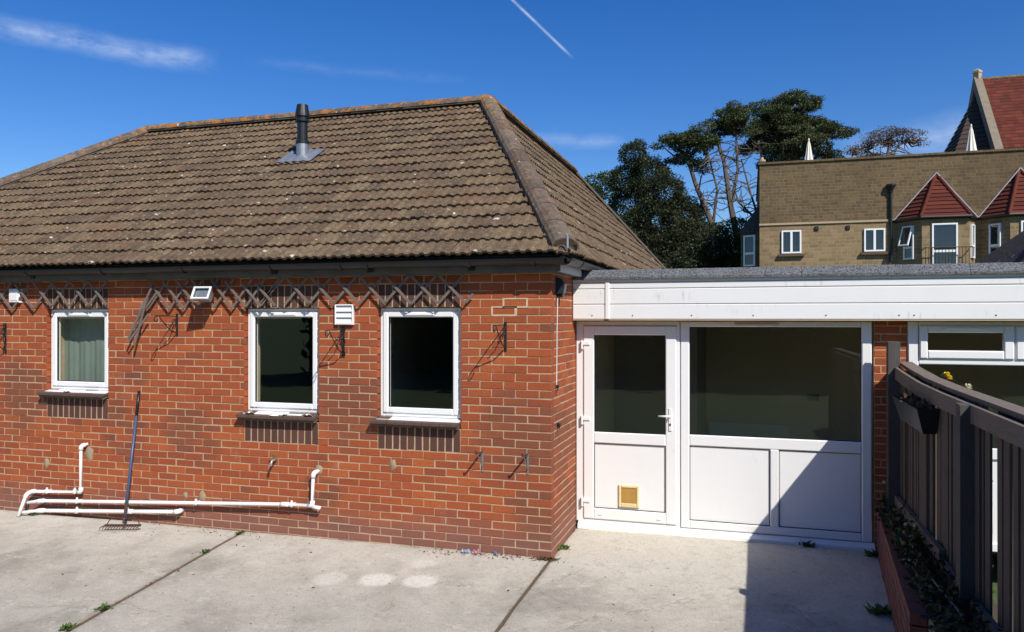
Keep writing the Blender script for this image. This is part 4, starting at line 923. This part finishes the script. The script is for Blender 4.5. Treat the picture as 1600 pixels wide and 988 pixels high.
for k_ in range(7):
    z = -.13 + .075 * (k_ + .5); s_ = -.1125 if k_ % 2 else 0
    while s_ < LB:
        a, b = max(0, s_), min(LB, s_ + .225)
        if b - a > .04: q = P0 + bd * ((a + b) / 2) + bn * (.0 + rp.uniform(-.001, .002)); link('brick', rp.choice(RBM), bedw, (q.x, q.y, z), (0, 0, ang + math.pi), ((b - a - .008) / .215, 1, 1))
        s_ += .225
m = MB(); m.add([(2.80, .95, .36), (3.0, .95, .36), (3.0, -4.5, .34), (2.60, -4.5, .34), (2.68, -1.75, .36)], [(0, 4, 3, 2, 1)]); bs = m.build('bed_soil', 'earth'); tag(bs, None, None, kind='structure')
m = MB()
for i in range(2600):
    y = rp.uniform(-2.6, .85); x = 2.80 + .06 * (y - .9) / 2.6 * 2 + rp.uniform(-.03, .22); hgt = (.05 + .12 * rp.random()) * (1 + .6 * mnoise.noise((x * 4, y * 3, 0)))
    m.leaf((x, y, .37 + hgt * rp.random()), rp.uniform(.025, .06), (rp.gauss(0, 1), rp.gauss(0, 1), rp.gauss(.3, .6)), .6)
tag(m.build('bed_plants', 'oak', tint=True), 'green ground cover filling the raised bed', 'plants', kind='stuff')
def flower(c, r, mat, parent, n=6):
    m = MB(); c = Vector(c)
    for lay in range(3):
        for k in range(n):
            a = 2 * math.pi * (k + .5 * lay) / n; d = Vector((math.cos(a), math.sin(a), .1 + .8 * lay)) * (1 - .18 * lay); t = Vector((-math.sin(a), math.cos(a), 0))
            m.add([c, c + d * r * .6 + t * r * .42, c + d * r, c + d * r * .6 - t * r * .42], [(0, 1, 2, 3)])
    return m.build('flower', mat, parent)
def bush(name, label, base, stems, leafn, size, mat, flowers=(), cat='plant', group=None):
    p = empty(name, label, cat, group); base = Vector(base); m = MB()
    for t in stems: m.tube([base, base + (Vector(t) - base) * .5 + Vector((rp.uniform(-.02, .02), rp.uniform(-.02, .02), .02)), t], [.006, .005, .003], 5)
    m.build('stem', 'weed', p); m = MB()
    for i in range(leafn):
        t = Vector(rp.choice(stems)); q = base + (t - base) * rp.uniform(.25, 1.0) + Vector((rp.gauss(0, size * .4), rp.gauss(0, size * .4), rp.gauss(0, size * .3)))
        m.leaf(q, size * rp.uniform(.6, 1.2), None, .6)
    tag(m.build('leaf', mat, p, tint=True), None, None, kind='stuff')
    for c_, r_, mt_ in flowers: flower(c_, r_, mt_, p)
    return p
bush('flowering_plant', 'pale flowered plant growing low against the brick pier', (2.86, .90, .05), [(2.83, .86, .62), (2.88, .88, .50), (2.90, .84, .40), (2.82, .90, .35)], 26, .04, 'green', [((2.83, .86, .62), .022, 'wpetal'), ((2.87, .87, .52), .020, 'wpetal'), ((2.90, .84, .42), .018, 'wpetal')], 'plant')
bush('flowering_plant', 'low plant with small pale flowers in the middle of the raised bed', (2.82, -.35, .36), [(2.80, -.3, .54), (2.84, -.42, .56), (2.80, -.5, .50), (2.86, -.25, .5)], 40, .05, 'green', [((2.80, -.30, .545), .018, 'wpetal'), ((2.84, -.42, .565), .020, 'wpetal'), ((2.80, -.5, .51), .017, 'wpetal'), ((2.86, -.25, .5), .015, 'wpetal')], 'plant')
bush('rose', 'yellow rose in bloom showing over the fence cap', (3.2, -.15, -.2), [(3.10, -.17, 1.66), (3.16, -.24, 1.60), (3.22, -.05, 1.45), (3.14, -.10, 1.52)], 40, .05, 'green', [((3.10, -.17, 1.650), .032, 'petal'), ((3.11, -.22, 1.635), .028, 'petal'), ((3.10, -.20, 1.66), .026, 'petal')], 'rose bush')
bush('rose', 'cream rose showing over the fence beyond the near post', (3.2, -.8, -.2), [(3.10, -.77, 1.615), (3.2, -.9, 1.5), (3.15, -.7, 1.42)], 36, .05, 'green', [((3.10, -.77, 1.615), .030, 'wpetal')], 'rose bush')
wi = MB(); wi.tube([(2.70, -.62, .02), (2.70, -.64, .30), (2.705, -.70, .40), (2.74, -.85, .44), (2.78, -1.25, .45), (2.80, -1.9, .46)], .007, 6); tag(wi.build('bent_wire', plain('wire', (.22, .19, .16), .6, .2, .2, 20), smooth=True), 'thin bent garden wire hooped over the raised bed wall', 'wire')

# weeds and litter on the concrete
def weed(x, y, n, size, label, mat='weed', spread=1.0):
    z = zg(x, y); p = empty('weed', label, 'weed', 'weeds in the concrete joints'); m = MB()
    size *= .55
    for i in range(n * 2):
        a = rp.uniform(0, 6.28); d = Vector((math.cos(a), math.sin(a), rp.uniform(.15, 1.1))); m.leaf((x + rp.gauss(0, size * .35 * spread), y + rp.gauss(0, size * .35), z + .002), size * rp.uniform(.5, 1.1), d, .38)
    tag(m.build('leaf', mat, p, tint=True), None, None, kind='stuff'); m = MB(); m.tube([(x, y, z - .01), (x + .004, y, z + size * .5)], .003, 5); m.build('stem', 'weed', p); return p
weed(.045, .28, 26, .10, 'leafy green weed at the foot of the return wall'); weed(.03, -.04, 26, .06, 'low weed with dry stalks at the very corner of the house', 'weed', 2)
weed(-.06, -.06, 34, .09, 'dry brown weed against the front wall at the corner', 'dead', 2.2); weed(-3.20, -.10, 20, .08, 'green weed where the long joint meets the wall')
weed(-3.14, -.68, 22, .09, 'green weed in the joint, nearest to the rake'); weed(-2.985, -2.0, 24, .09, 'bright weed halfway along the joint near the bottom left'); weed(-2.955, -2.36, 26, .09, 'bright weed in the joint nearest the camera')
weed(2.20, .93, 16, .16, 'broad leaved weed at the threshold under the right panel', 'green'); weed(2.60, -.55, 30, .16, 'leafy shrub shoot beside the raised bed wall', 'weed'); weed(-5.86, -.10, 16, .10, 'green weed behind the white corner pipe')
weed(2.78, .78, 40, .14, 'dark leafy weed at the foot of the brick pier', 'green', 1.5)
lt = MB()
for i in range(420):
    r_ = rp.random()
    if r_ < .45: x, y = rp.gauss(-.65, .35), -abs(rp.gauss(.05, .06)) - .02
    elif r_ < .65: x, y = rp.gauss(-3.4, .4), -abs(rp.gauss(.08, .12)) - .02
    elif r_ < .8: t = rp.random(); x, y = -3.22 + .55 * t + rp.gauss(0, .03), -4.4 * t
    else: x, y = rp.uniform(-5.5, 2.5), -abs(rp.gauss(0, .9)) - .03
    if x > -.01: x = -abs(x) * .3 if y > -.05 else x
    z = zg(x, y) + .004; lt.leaf((x, y, z), rp.uniform(.008, .034), (rp.gauss(0, 1), rp.gauss(0, 1), rp.uniform(0, .25)), rp.uniform(.15, .6))
tag(lt.build('leaf_litter', 'dead', tint=True), 'dry leaves and twigs scattered along the wall and joints', 'litter', kind='stuff')
def scrap(x, y, s_, mat, label):
    m = MB(); n = 5; vs = [(x + s_ * (i / n - .5) + rp.uniform(-.1, .1) * s_, y + s_ * .6 * (j / n - .5), zg(x, y) + .006 + abs(rp.gauss(0, .28)) * s_) for j in range(n + 1) for i in range(n + 1)]
    m.add(vs, [(j * (n + 1) + i, j * (n + 1) + i + 1, (j + 1) * (n + 1) + i + 1, (j + 1) * (n + 1) + i) for j in range(n) for i in range(n)]); tag(m.build('wrapper', mat), label, 'litter', 'scraps of litter at the foot of the wall')
scrap(-.79, -.07, .07, plain('blue_foil', (.30, .45, .62), .4, 0, .3, 60), 'crumpled pale blue wrapper at the foot of the wall'); scrap(-.50, -.06, .05, plain('deep_blue_foil', (.05, .20, .42), .4, 0, .3, 60), 'scrap of deep blue wrapper close to the corner')
scrap(-.69, -.08, .06, plain('pink_foil', (.45, .22, .26), .5, 0, .3, 60), 'pinkish torn wrapper between the blue scraps')

# ================================================================ background: stone building
SY = 38.0
sb = empty('stone_building', 'long stone building with roof terrace, parapet and red roofed bays', 'building')
m = MB(); m.box(2.26, 30, SY, SY + 14, 7.28, 10.55); m.build('parapet_wall', 'stone', sb)
m = MB(); m.box(2.26, 30, SY + .02, SY + 14, -.3, 7.18); m.build('wall', 'stone2', sb)
m = MB(); m.box(2.24, 9.0, SY - .05, SY + 14, 7.18, 7.28); m.build('string_course', 'band', sb)
m = MB(); m.box(2.18, 30, SY - .08, SY + 14.1, 10.55, 10.66); m.build('coping', 'stone', sb)
def far_window(parent, x0, x1, z0, z1, y, mull=1, sill=True, rz=0, transom=None):
    m = MB(); t = .085; ring(m, x0, x1, z0, z1, y - .05, y + .06, t, t, t, t, .01)
    for i in range(mull): xm = x0 + (x1 - x0) * (i + 1) / (mull + 1); m.cbox(xm - .06, xm + .06, y - .05, y + .06, z0 + t, z1 - t, .01)
    if transom: m.cbox(x0 + t, x1 - t, y - .05, y + .06, transom - .06, transom + .06, .01)
    w = m.build('window', 'upvc', parent); p = MB(); p.box(x0 + t, x1 - t, y + .0, y + .012, z0 + t, z1 - t); p.build('pane', 'glassd', w)
    b = MB(); b.box(x0 + t, x1 - t, y + .061, y + .07, z0 + t, z1 - t); b.build('blind', 'dark', w)
    if sill: s_ = MB(); s_.box(x0 - .16, x1 + .16, y - .14, y + .02, z0 - .16, z0 - .03); s_.build('sill', 'brownsill', w)
    return w
far_window(sb, 3.40, 4.42, 5.60, 6.86, SY - .03); far_window(sb, 7.55, 8.58, 5.60, 6.82, SY - .03)
for x in (5.2, 6.77):
    m = MB(); m.cbox(x - .10, x + .10, SY - .06, SY + .02, 6.83, 7.03, .02); m.build('vent', 'iron', sb)
m = MB(); m.tube([(8.85, SY - .10, 5.0), (8.85, SY - .10, 8.75)], .07, 8); m.build('downpipe', 'black', sb)
m = MB(); m.lathe((8.85, SY - .14, 0), [(.09, 8.70), (.10, 8.78), (.20, 9.0), (.24, 9.02), (.24, 9.12)], 8); m.build('hopper', 'black', sb)
def bay(x0, x1, apex, ze, depth=1.15):
    """half-octagon bay with a tiled half-pyramid roof"""
    w = x1 - x0; a, b = x0 + w * .29, x1 - w * .17
    pl = [(x0 + .15, SY), (a, SY - depth), (b, SY - depth), (x1 - .1, SY)]
    m = MB(); n = len(pl)
    m.add([(x, y, -.3) for x, y in pl] + [(x, y, ze - .08) for x, y in pl], [(i, i + 1, n + i + 1, n + i) for i in range(n - 1)]); m.build('bay_wall', 'stone2', sb)
    ev = [(x0, SY + .0, ze), (a - .08, SY - depth - .18, ze), (b + .08, SY - depth - .18, ze), (x1, SY, ze)]; ap = Vector(apex)
    N = 11; rf = MB()
    for i in range(3):
        A, B = Vector(ev[i]), Vector(ev[i + 1]); nn = (B - A).cross(ap - A).normalized()
        if nn.y > 0: nn = -nn
        for k in range(N):
            t0, t1 = k / N, (k + 1) / N; rf.cur = random.random()
            q = [A.lerp(ap, t0) + nn * .05, B.lerp(ap, t0) + nn * .05, B.lerp(ap, t1) + nn * .005, A.lerp(ap, t1) + nn * .005, A.lerp(ap, t0), B.lerp(ap, t0)]
            rf.add(q, [(0, 1, 2, 3), (4, 5, 1, 0)])
    r_ = rf.build('bay_roof', 'redtile', sb, tint=True)
    for i in (1, 2):
        m = MB(); m.tube([Vector(ev[i]) + Vector((0, 0, .05)), ap + Vector((0, -.02, .05))], .085, 8); m.build('hip_tile', 'redtile', r_)
    m = MB(); m.tube([ev[0], Vector(ev[1]) + Vector((0, -.04, 0)), Vector(ev[2]) + Vector((0, -.04, 0)), ev[3]], .075, 6); m.build('gutter', 'black', r_)
    for e in (ev[0], ev[3]):
        A = Vector(e) + Vector((0, -.04, .05)); Bq = ap + Vector((0, -.04, .08)); m = MB(); m.obox(A, Bq, .05, .30, (0, 1, 0)); m.build('flashing', plain('lead_flashing', (.34, .36, .38), .6, .1, .4, 12), r_)
    return a, b
bay(8.98, 12.88, (10.98, SY - .03, 9.53), 7.17); bay(12.90, 16.8, (14.75, SY - .03, 9.56), 7.17); bay(16.82, 20.7, (18.7, SY - .03, 9.56), 7.17)
for X0 in (0, 3.92):
    yb = SY - 1.18
    dw = far_window(sb, 10.55 + X0, 11.72 + X0, 4.70, 6.86, yb, 0, False, transom=5.45)
    m = MB()
    for z in (4.72, 5.62): m.tube([(10.2 + X0, yb - .35, z), (12.3 + X0, yb - .35, z)], .025, 6)
    for i in range(15): m.tube([(10.2 + X0 + i * .15, yb - .35, 4.72), (10.2 + X0 + i * .15, yb - .35, 5.62)], .014, 5)
    for x in (10.2, 12.3): m.tube([(x + X0, yb - .35, 5.62), (x + X0, yb, 5.62)], .025, 6)
    m.build('balcony_rail', 'iron', sb)
    # side lights on the canted faces
    for x, y, rz, op in ((9.590, SY - .605, -49.6, 1), (12.535, SY - .595, 63.9, 0)):
        w = far_window(sb, -.30, .30, 5.10, 6.82, 0, 0, False, transom=5.72); w.location = (x + X0, y, 0); w.rotation_euler = (0, 0, R(rz))
        if op and X0 == 0:
            s_ = MB(); ring(s_, -.30, .30, -1.08, 0, -.04, .02, .07, .07, .07, .07, .01); s_o = s_.build('open_sash', 'upvc', w); s_o.location = (0, -.06, 6.82); s_o.rotation_euler = (R(-18), 0, 0)
            p = MB(); p.box(-.23, .23, -.015, -.005, -1.01, -.07); p.build('open_pane', 'glassd', w).matrix_basis = s_o.matrix_basis; 
            bpy.context.view_layer.update()
# side bay on the left end, seen edge on
m = MB(); m.add([(2.26, SY + .6, 4.0), (1.25, SY + 1.2, 4.0), (1.25, SY + 3.0, 4.0), (2.26, SY + 3.6, 4.0), (2.26, SY + .6, 6.9), (1.25, SY + 1.2, 6.9), (1.25, SY + 3.0, 6.9), (2.26, SY + 3.6, 6.9)], [(0, 1, 5, 4), (1, 2, 6, 5), (2, 3, 7, 6), (4, 5, 6, 7)]); m.build('side_bay', 'stone', sb)
m = MB(); m.add([(2.27, SY + .4, 6.9), (1.12, SY + 1.1, 6.9), (1.12, SY + 3.1, 6.9), (2.27, SY + 3.8, 6.9), (2.27, SY + 2.1, 8.65)], [(0, 4, 1), (1, 4, 2), (2, 4, 3), (0, 1, 2, 3)]); m.build('side_bay_roof', 'darktile', sb)  # dark tile colour stands in for the shade on this roof
w = far_window(sb, -.36, .36, 5.0, 6.75, 0, 0, False, transom=5.72); w.location = (1.72, SY + .84, 0); w.rotation_euler = (0, 0, R(-31))
# terrace finial
m = MB(); m.lathe((2.42, SY + 1.5, 0), [(.12, 10.6), (.12, 10.72), (.2, 10.74), (.2, 10.84), (.12, 10.86), (.12, 10.98), (.19, 11.0), (.19, 11.10), (.10, 11.12), (.06, 11.25)], 8); m.build('finial', 'band', sb)
# closed parasols on the terrace
def parasol(x, y, zt, label):
    p = empty('parasol', label, 'parasol', 'closed parasols on the roof terrace')
    m = MB(); m.tube([(x, y, 10.0), (x, y, zt + .1)], .03, 8); m.build('pole', 'white', p)
    m = MB(); n = 16; prof = [(.03, zt), (.09, zt - .25), (.16, zt - .75), (.25, zt - 1.35), (.30, zt - 1.75), (.22, zt - 1.8)]; vs = []
    for r_, z in prof:
        for k in range(n): a = 2 * math.pi * k / n; q = r_ * (1.12 if k % 2 else .82); vs.append((x + math.cos(a) * q, y + math.sin(a) * q, z))
    m.add(vs, [(i * n + k, (i + 1) * n + k, (i + 1) * n + (k + 1) % n, i * n + (k + 1) % n) for i in range(len(prof) - 1) for k in range(n)]); m.build('canopy', 'cloth', p)
    m = MB(); m.lathe((x, y, 0), [(.02, zt - .02), (.05, zt + .02), (.04, zt + .10), (.01, zt + .14)], 8); m.build('cap', 'cloth', p)
parasol(4.95, SY + 2, 12.15, 'closed cream parasol on the terrace nearer the trees'); parasol(13.1, SY + 2, 12.35, 'closed cream parasol in front of the steep tiled gable')
# steep tiled house behind the terrace
hs_ = empty('gabled_house', 'steep red tiled house with stone coped gable behind the terrace', 'house')
HX, HY = 16.45, 52.0; hs_.location = (1.0, 0, .9)
m = MB(); m.box(HX, 40, HY, HY + 9, -1.2, 12.6); m.build('wall', 'stone', hs_)
N = 22; rf = MB()
for k in range(N):
    t0, t1 = k / N, (k + 1) / N
    for i in range(34):
        rf.cur = random.random(); xa, xb = HX + .3 + i * .36, HX + .3 + (i + 1) * .36
        f_ = lambda t, o: (HY - .5 + 5 * t, 12.4 + 6.0 * t + o)
        (ya, za), (yb, zb) = f_(t0, .06), f_(t1, .01); y2, z2 = f_(t0, 0)
        rf.add([(xa, ya, za), (xb, ya, za), (xb, yb, zb), (xa, yb, zb), (xa, y2, z2), (xb, y2, z2)], [(0, 1, 2, 3), (4, 5, 1, 0)])
rf.add([(HX, HY - .5, 12.38), (40, HY - .5, 12.38), (40, HY + 4.5, 18.37), (HX, HY + 4.5, 18.37), (40, HY + 9.5, 12.38), (HX, HY + 9.5, 12.38)], [(0, 1, 2, 3), (3, 2, 4, 5)])
rfo = rf.build('roof', 'redtile', hs_, tint=True)
m = MB(); m.tube([(HX + .2, HY + 4.5, 18.42), (40, HY + 4.5, 18.42)], .16, 8); m.build('ridge_tile', 'ridge', rfo)
m = MB()
for y0_, y1_, z0_, z1_ in ((HY - .7, HY + 4.5, 12.2, 18.75), (HY + 4.5, HY + 9.7, 18.75, 12.2)):
    m.add([(HX - .15, y0_, z0_), (HX + .35, y0_, z0_), (HX + .35, y1_, z1_), (HX - .15, y1_, z1_), (HX - .15, y0_, z0_ - 1.0), (HX + .35, y0_, z0_ - 1.0), (HX + .35, y1_, z1_ - 1.0), (HX - .15, y1_, z1_ - 1.0)], [(0, 1, 2, 3), (0, 4, 5, 1), (1, 5, 6, 2), (0, 3, 7, 4), (4, 7, 6, 5)])
m.build('gable_coping', plain('coping_stone', (.21, .175, .125), .95, 0, .35, 3), hs_)
m = MB(); m.add([(HX, HY - .4, 12.0), (HX, HY + 4.5, 18.2), (HX, HY + 9.4, 12.0)], [(0, 1, 2)]); m.build('gable_wall', 'stone', hs_)
m = MB(); m.lathe((HX + .1, HY + 4.5, 0), [(.28, 18.4), (.28, 18.9), (.34, 18.95), (.3, 19.1), (.05, 19.25)], 4); m.build('finial', 'band', hs_)
# lower wing with a dark hanging slope on its left side
lw = MB()
for k in range(14):
    t0, t1 = k / 14, (k + 1) / 14; lw.cur = random.random()
    A, B, T = Vector((14.2, HY + 1.2, 12.2)), Vector((14.2, HY + 7.8, 12.2)), Vector((HX + .0, HY + 4.5, 17.4))
    o_ = Vector((-.05, 0, .03)); lw.add([A.lerp(T, t0) + o_, B.lerp(T, t0) + o_, B.lerp(T, t1), A.lerp(T, t1)], [(0, 1, 2, 3)])
    F = Vector((HX, HY + .4, 12.2)); lw.add([A.lerp(T, t0) + o_, A.lerp(T, t1), F.lerp(T, t1), F.lerp(T, t0) + Vector((0, -.05, .03))], [(0, 1, 2, 3)])
lw.add([(14.22, HY + 1.2, 12.16), (14.22, HY + 7.8, 12.16), (HX, HY + 4.5, 17.36), (HX, HY + .4, 12.16)], [(0, 2, 1), (0, 3, 2)])
lw.build('wing_roof', plain('brown_tile', (.060, .040, .030), .95, 0, .45, 3, .6, 12), hs_, tint=True)
# small neighbouring roof of dark tiles beyond the flat roof
nb = empty('neighbour_roof', 'dark tiled roof rising behind the flat roof at the right edge', 'roof')
nx0, ny0, nz0 = 5.14, 5.2, 2.60
for r_ in range(9):
    for i in range(26):
        xa = nx0 + i * .2 + (.1 if r_ % 2 else 0); yb, zb = ny0 + r_ * .2, nz0 + r_ * .19
        if xa < nx0 + r_ * .2 + .05: continue
        o = link('tile', TME, nb); o.matrix_basis = Matrix.Translation((xa, yb, zb)) @ Matrix.Rotation(math.atan2(.19, .2), 4, 'X'); o.material_slots[0].link = 'OBJECT'; o.material_slots[0].material = M['darktile']
m = MB(); m.add([(nx0, ny0, nz0), (nx0 + 5.6, ny0, nz0), (nx0 + 5.6, ny0 + 1.9, nz0 + 1.8), (nx0 + 1.9, ny0 + 1.9, nz0 + 1.8), (nx0, ny0 + 5, nz0), (nx0 + 5.6, ny0 + 5, nz0)], [(0, 1, 2, 3), (0, 3, 4), (3, 2, 5, 4)]); m.build('roof_deck', 'darktile', nb)
m = MB(); m.tube([(nx0, ny0, nz0 + .05), (nx0 + 1.9, ny0 + 1.9, nz0 + 1.85)], .10, 8); m.build('hip_tile', 'darktile', nb)
m = MB(); m.box(nx0 + .2, nx0 + 5.4, ny0 + .25, ny0 + 4.8, -.3, nz0); m.build('wall', 'brick', nb)

# ================================================================ trees
def clump(m, c, r, n, size, flat=1.0, shell=.55):
    c = Vector(c)
    for i in range(n):
        d = Vector((random.gauss(0, 1), random.gauss(0, 1), random.gauss(0, 1))).normalized() * random.uniform(shell, 1.0) ** .7
        p = c + Vector((d.x * r[0], d.y * r[1], d.z * r[2])); p += Vector(mnoise.noise_vector(p * .9)) * .35 * min(r) + Vector(mnoise.noise_vector(p * 2.3)) * .16 + Vector((random.gauss(0, .07), random.gauss(0, .07), random.gauss(0, .05)))
        dd = d + Vector((random.gauss(0, .8), random.gauss(0, .8), random.gauss(0, .8) * flat))
        m.leaf(p, size * random.uniform(.6, 1.3), dd, .65)
def layered(cl, f=.62):
    """break each clump of a pine into a few thin wind-swept shelves"""
    out = []
    for (x, y, z), (a, b, c_) in cl:
        for q in range(4):
            sx = random.uniform(.5, .95); out.append(((x + random.uniform(-.6, .6) * a, y + random.uniform(-.5, .5) * b, z + (q - 1.5) * c_ * .5 + random.uniform(-.15, .15)), (a * sx, b * sx, c_ * random.uniform(.35, .75) * f / .62)))
    return out
def tree(name, label, trunks, clumps, mat, dens, size, cat='tree', flat=1.0, twigs=0, group=None):
    t = empty(name, label, cat, group); m = MB()
    for pts, r0, r1 in trunks: m.tube(pts, [r0 + (r1 - r0) * i / (len(pts) - 1) for i in range(len(pts))], 7)
    ends = [Vector(q) for pts, _, _ in trunks for q in pts[len(pts) // 2:]]
    for c, r in clumps:
        e = min(ends, key=lambda q: (q - Vector(c)).length); mid = (e + Vector(c)) * .5 + Vector((random.uniform(-.3, .3), random.uniform(-.3, .3), random.uniform(-.5, -.1)))
        m.tube([e, mid, Vector(c)], [.09, .06, .03], 5)
    for i in range(twigs):
        pts, _, _ = random.choice(trunks); j = random.randrange(len(pts) // 2, len(pts)); e = Vector(pts[j - 1]).lerp(Vector(pts[j]), random.random())
        d = Vector((random.gauss(0, 1), random.gauss(0, .6), random.gauss(.05, .35))).normalized(); L = random.uniform(.25, .5); q = [e]
        for st_ in range(random.randint(2, 5)): d = (d + Vector((random.gauss(0, .35), random.gauss(0, .3), random.gauss(-.02, .35)))).normalized(); q.append(q[-1] + d * L)
        m.tube(q, [.035 * (1 - i_ / len(q)) + .008 for i_ in range(len(q))], 4)
    m.build('trunk', 'bark', t); m = MB()
    for c, r in clumps: clump(m, c, r, int(dens * r[0] * r[2]), size, flat)
    m.build('crown', mat, t, tint=True); return t
TY = 46.0
ck = []
for (x, z, rx, rz) in ((-5.6, 13.0, 1.0, 1.0), (-4.9, 12.0, 1.5, 1.2), (-6.3, 11.4, 1.1, 1.0), (-3.9, 10.6, 1.7, 1.3), (-6.0, 9.6, 1.8, 1.5), (-4.3, 8.6, 2.0, 1.6), (-2.7, 9.0, 1.4, 1.4), (-6.9, 7.6, 1.7, 1.5), (-4.6, 6.6, 2.2, 1.7), (-2.5, 6.8, 1.8, 1.7), (-6.0, 5.2, 2.2, 1.6), (-3.2, 4.6, 2.4, 1.8), (-1.6, 5.2, 1.5, 1.4), (-5.2, 3.2, 2.6, 1.8), (-1.7, 7.6, 1.3, 1.2), (-.8, 6.2, 1.3, 1.2), (.2, 5.2, 1.2, 1.1), (-2.0, 8.9, 1.0, .9)):
    ck.append(((x, TY + random.uniform(-1.2, 1.2), z), (rx, rx * .9, rz)))
tree('evergreen_oak', 'dense dark evergreen tree between the tiled roof and the bare pine trunks', [([(-4.6, TY, -.3), (-4.5, TY, 3), (-4.7, TY, 7), (-4.9, TY, 10.5)], .45, .12)], ck, 'oak', 4200, .125)
ck = [((x, TY + 4 + random.uniform(-1, 1), z), (rx, rx, rz)) for x, z, rx, rz in ((-8.9, 12.2, 1.1, .45), (-8.0, 12.5, 1.0, .4), (-9.7, 11.6, .9, .4), (-8.6, 11.3, .8, .4), (-9.2, 10.2, 1.0, .6))]
tree('far_pine', 'small bright green pine top just right of the bungalow roof edge', [([(-8.7, TY + 4, -.3), (-8.7, TY + 4, 6), (-8.8, TY + 4, 11.2)], .25, .07)], ck, 'green', 1600, .18, flat=.5)
# tall pine with bare leaning trunks
tr = [([(.9, TY, -.3), (.55, TY, 4.5), (-.6, TY + .3, 8.2), (-1.7, TY + .4, 11.0), (-2.4, TY + .4, 13.2)], .33, .09),
      ([(1.5, TY + .6, -.3), (1.3, TY + .6, 5.5), (.55, TY + .7, 9.5), (.1, TY + .7, 12.6), (-.5, TY + .7, 14.3)], .30, .08),
      ([(.55, TY + .7, 9.5), (1.0, TY + .9, 12.0), (.85, TY + .9, 14.9)], .13, .06), ([(-.6, TY + .3, 8.2), (-.3, TY, 10.6), (-.9, TY, 13.0)], .11, .05)]
ck = [((x, TY + .5 + random.uniform(-.8, .8), z), (rx, rx * .9, rz)) for x, z, rx, rz in ((-3.5, 14.2, 1.0, .38), (-2.5, 13.8, 1.1, .42), (-1.6, 14.3, 1.2, .45), (-2.9, 13.0, .9, .35), (-.9, 13.7, 1.0, .4), (-.3, 15.0, 1.2, .45), (.6, 15.3, 1.2, .5), (1.2, 14.7, 1.0, .4), (-1.4, 12.4, .9, .3), (.9, 15.9, .9, .4))]
tree('bare_pine', 'tall pine with bare leaning trunks and thin layered top', tr, layered(ck), 'pine', 5200, .11, flat=.3, twigs=120)
tr = [([(4.2, TY + 3, -.3), (4.0, TY + 3, 6), (3.7, TY + 3, 11), (3.9, TY + 3, 14), (4.2, TY + 3, 16)], .38, .10), ([(3.7, TY + 3, 10.6), (2.7, TY + 3, 12.5), (2.3, TY + 3, 14.2)], .14, .06), ([(3.8, TY + 3, 11.5), (5.4, TY + 3, 13.6), (6.6, TY + 3, 14.6)], .14, .05),
      ([(3.7, TY + 2.6, 9.6), (2.4, TY + 2.4, 8.6), (1.7, TY + 2.4, 11.0), (1.2, TY + 2.4, 13.0)], .13, .04), ([(2.4, TY + 2.4, 8.6), (1.0, TY + 2.2, 10.0), (.6, TY + 2.2, 11.6)], .09, .03)]
ck = [((x, TY + 3 + random.uniform(-1, 1), z), (rx, rx * .9, rz)) for x, z, rx, rz in ((4.3, 17.0, 1.2, .45), (3.2, 16.5, 1.3, .5), (5.2, 16.4, 1.0, .45), (4.2, 15.8, 1.6, .6), (2.3, 15.5, 1.3, .5), (3.3, 14.9, 1.5, .6), (5.0, 15.1, 1.4, .55), (4.2, 14.1, 1.5, .6), (2.2, 14.2, 1.1, .45), (5.4, 13.8, 1.2, .5), (3.6, 13.2, 1.2, .5), (6.7, 15.2, 1.0, .4), (7.3, 14.5, .9, .4), (6.4, 14.0, 1.0, .4), (6.9, 13.0, .9, .35), (4.6, 12.9, 1.1, .45))]
tree('cedar', 'broad dark cedar with layered crown rising above the stone parapet', tr, layered(ck), 'pine', 6200, .11, flat=.3, twigs=80)
ck = [((x, TY + 9 + random.uniform(-1, 1), z), (rx, rx * .8, rz)) for x, z, rx, rz in ((10.6, 15.2, .9, .25), (11.7, 15.6, 1.0, .28), (12.8, 15.3, .9, .25), (9.7, 14.8, .8, .22), (13.3, 14.8, .6, .2), (11.3, 14.9, .9, .2), (9.0, 14.4, .7, .25), (10.2, 13.9, .8, .25))]
tree('brown_pine', 'sparse brown flat topped pine behind the terrace parapet', [([(11.0, TY + 9, -.3), (11.0, TY + 9, 9), (11.2, TY + 9, 13.2), (11.6, TY + 9, 15.2)], .25, .07), ([(11.2, TY + 9, 13.4), (10.0, TY + 9, 14.4), (9.2, TY + 9, 14.6)], .10, .04), ([(11.3, TY + 9, 13.8), (12.6, TY + 9, 15.0)], .08, .04)], layered(ck), 'brownp', 2600, .10, flat=.3, twigs=40)
for i, (x, y, hgt, lab) in enumerate(((-.9, 43.0, 7.6, 'rounded green shrub under the bare pine trunks'), (1.0, 44.0, 8.6, 'rounded green shrub against the end of the stone building'), (-2.6, 42.5, 6.6, 'green shrub in front of the dark evergreen tree'))):
    ck = [((x + random.uniform(-1.1, 1.1), y + random.uniform(-.8, .8), hgt - 1.0 - q * .95 + random.uniform(-.3, .3)), (1.25, 1.2, 1.1)) for q in range(6)]
    tree('shrub', lab, [([(x, y, -.3), (x, y, hgt * .5), (x, y, hgt * .75)], .18, .06)], ck, ('oak', 'green', 'oak')[i], 2200, .13, 'shrub', group='shrubs behind the flat roof')
# hedge behind the photographer, reflected in windows; height added to block sky light
hd_ = MB()
for i in range(14000): hd_.leaf((random.uniform(-16, 14), -22 + random.uniform(-.9, .9), random.uniform(-.2, 9.0) * random.uniform(.85, 1.0)), random.uniform(.25, .6), None, .7)
hd_.box(-16, 14, -22.6, -21.6, -.3, 8.0)
tag(hd_.build('garden_hedge', 'oak', tint=True), 'dark hedge at the far end of the garden, made tall to block sky light', 'hedge', kind='stuff')
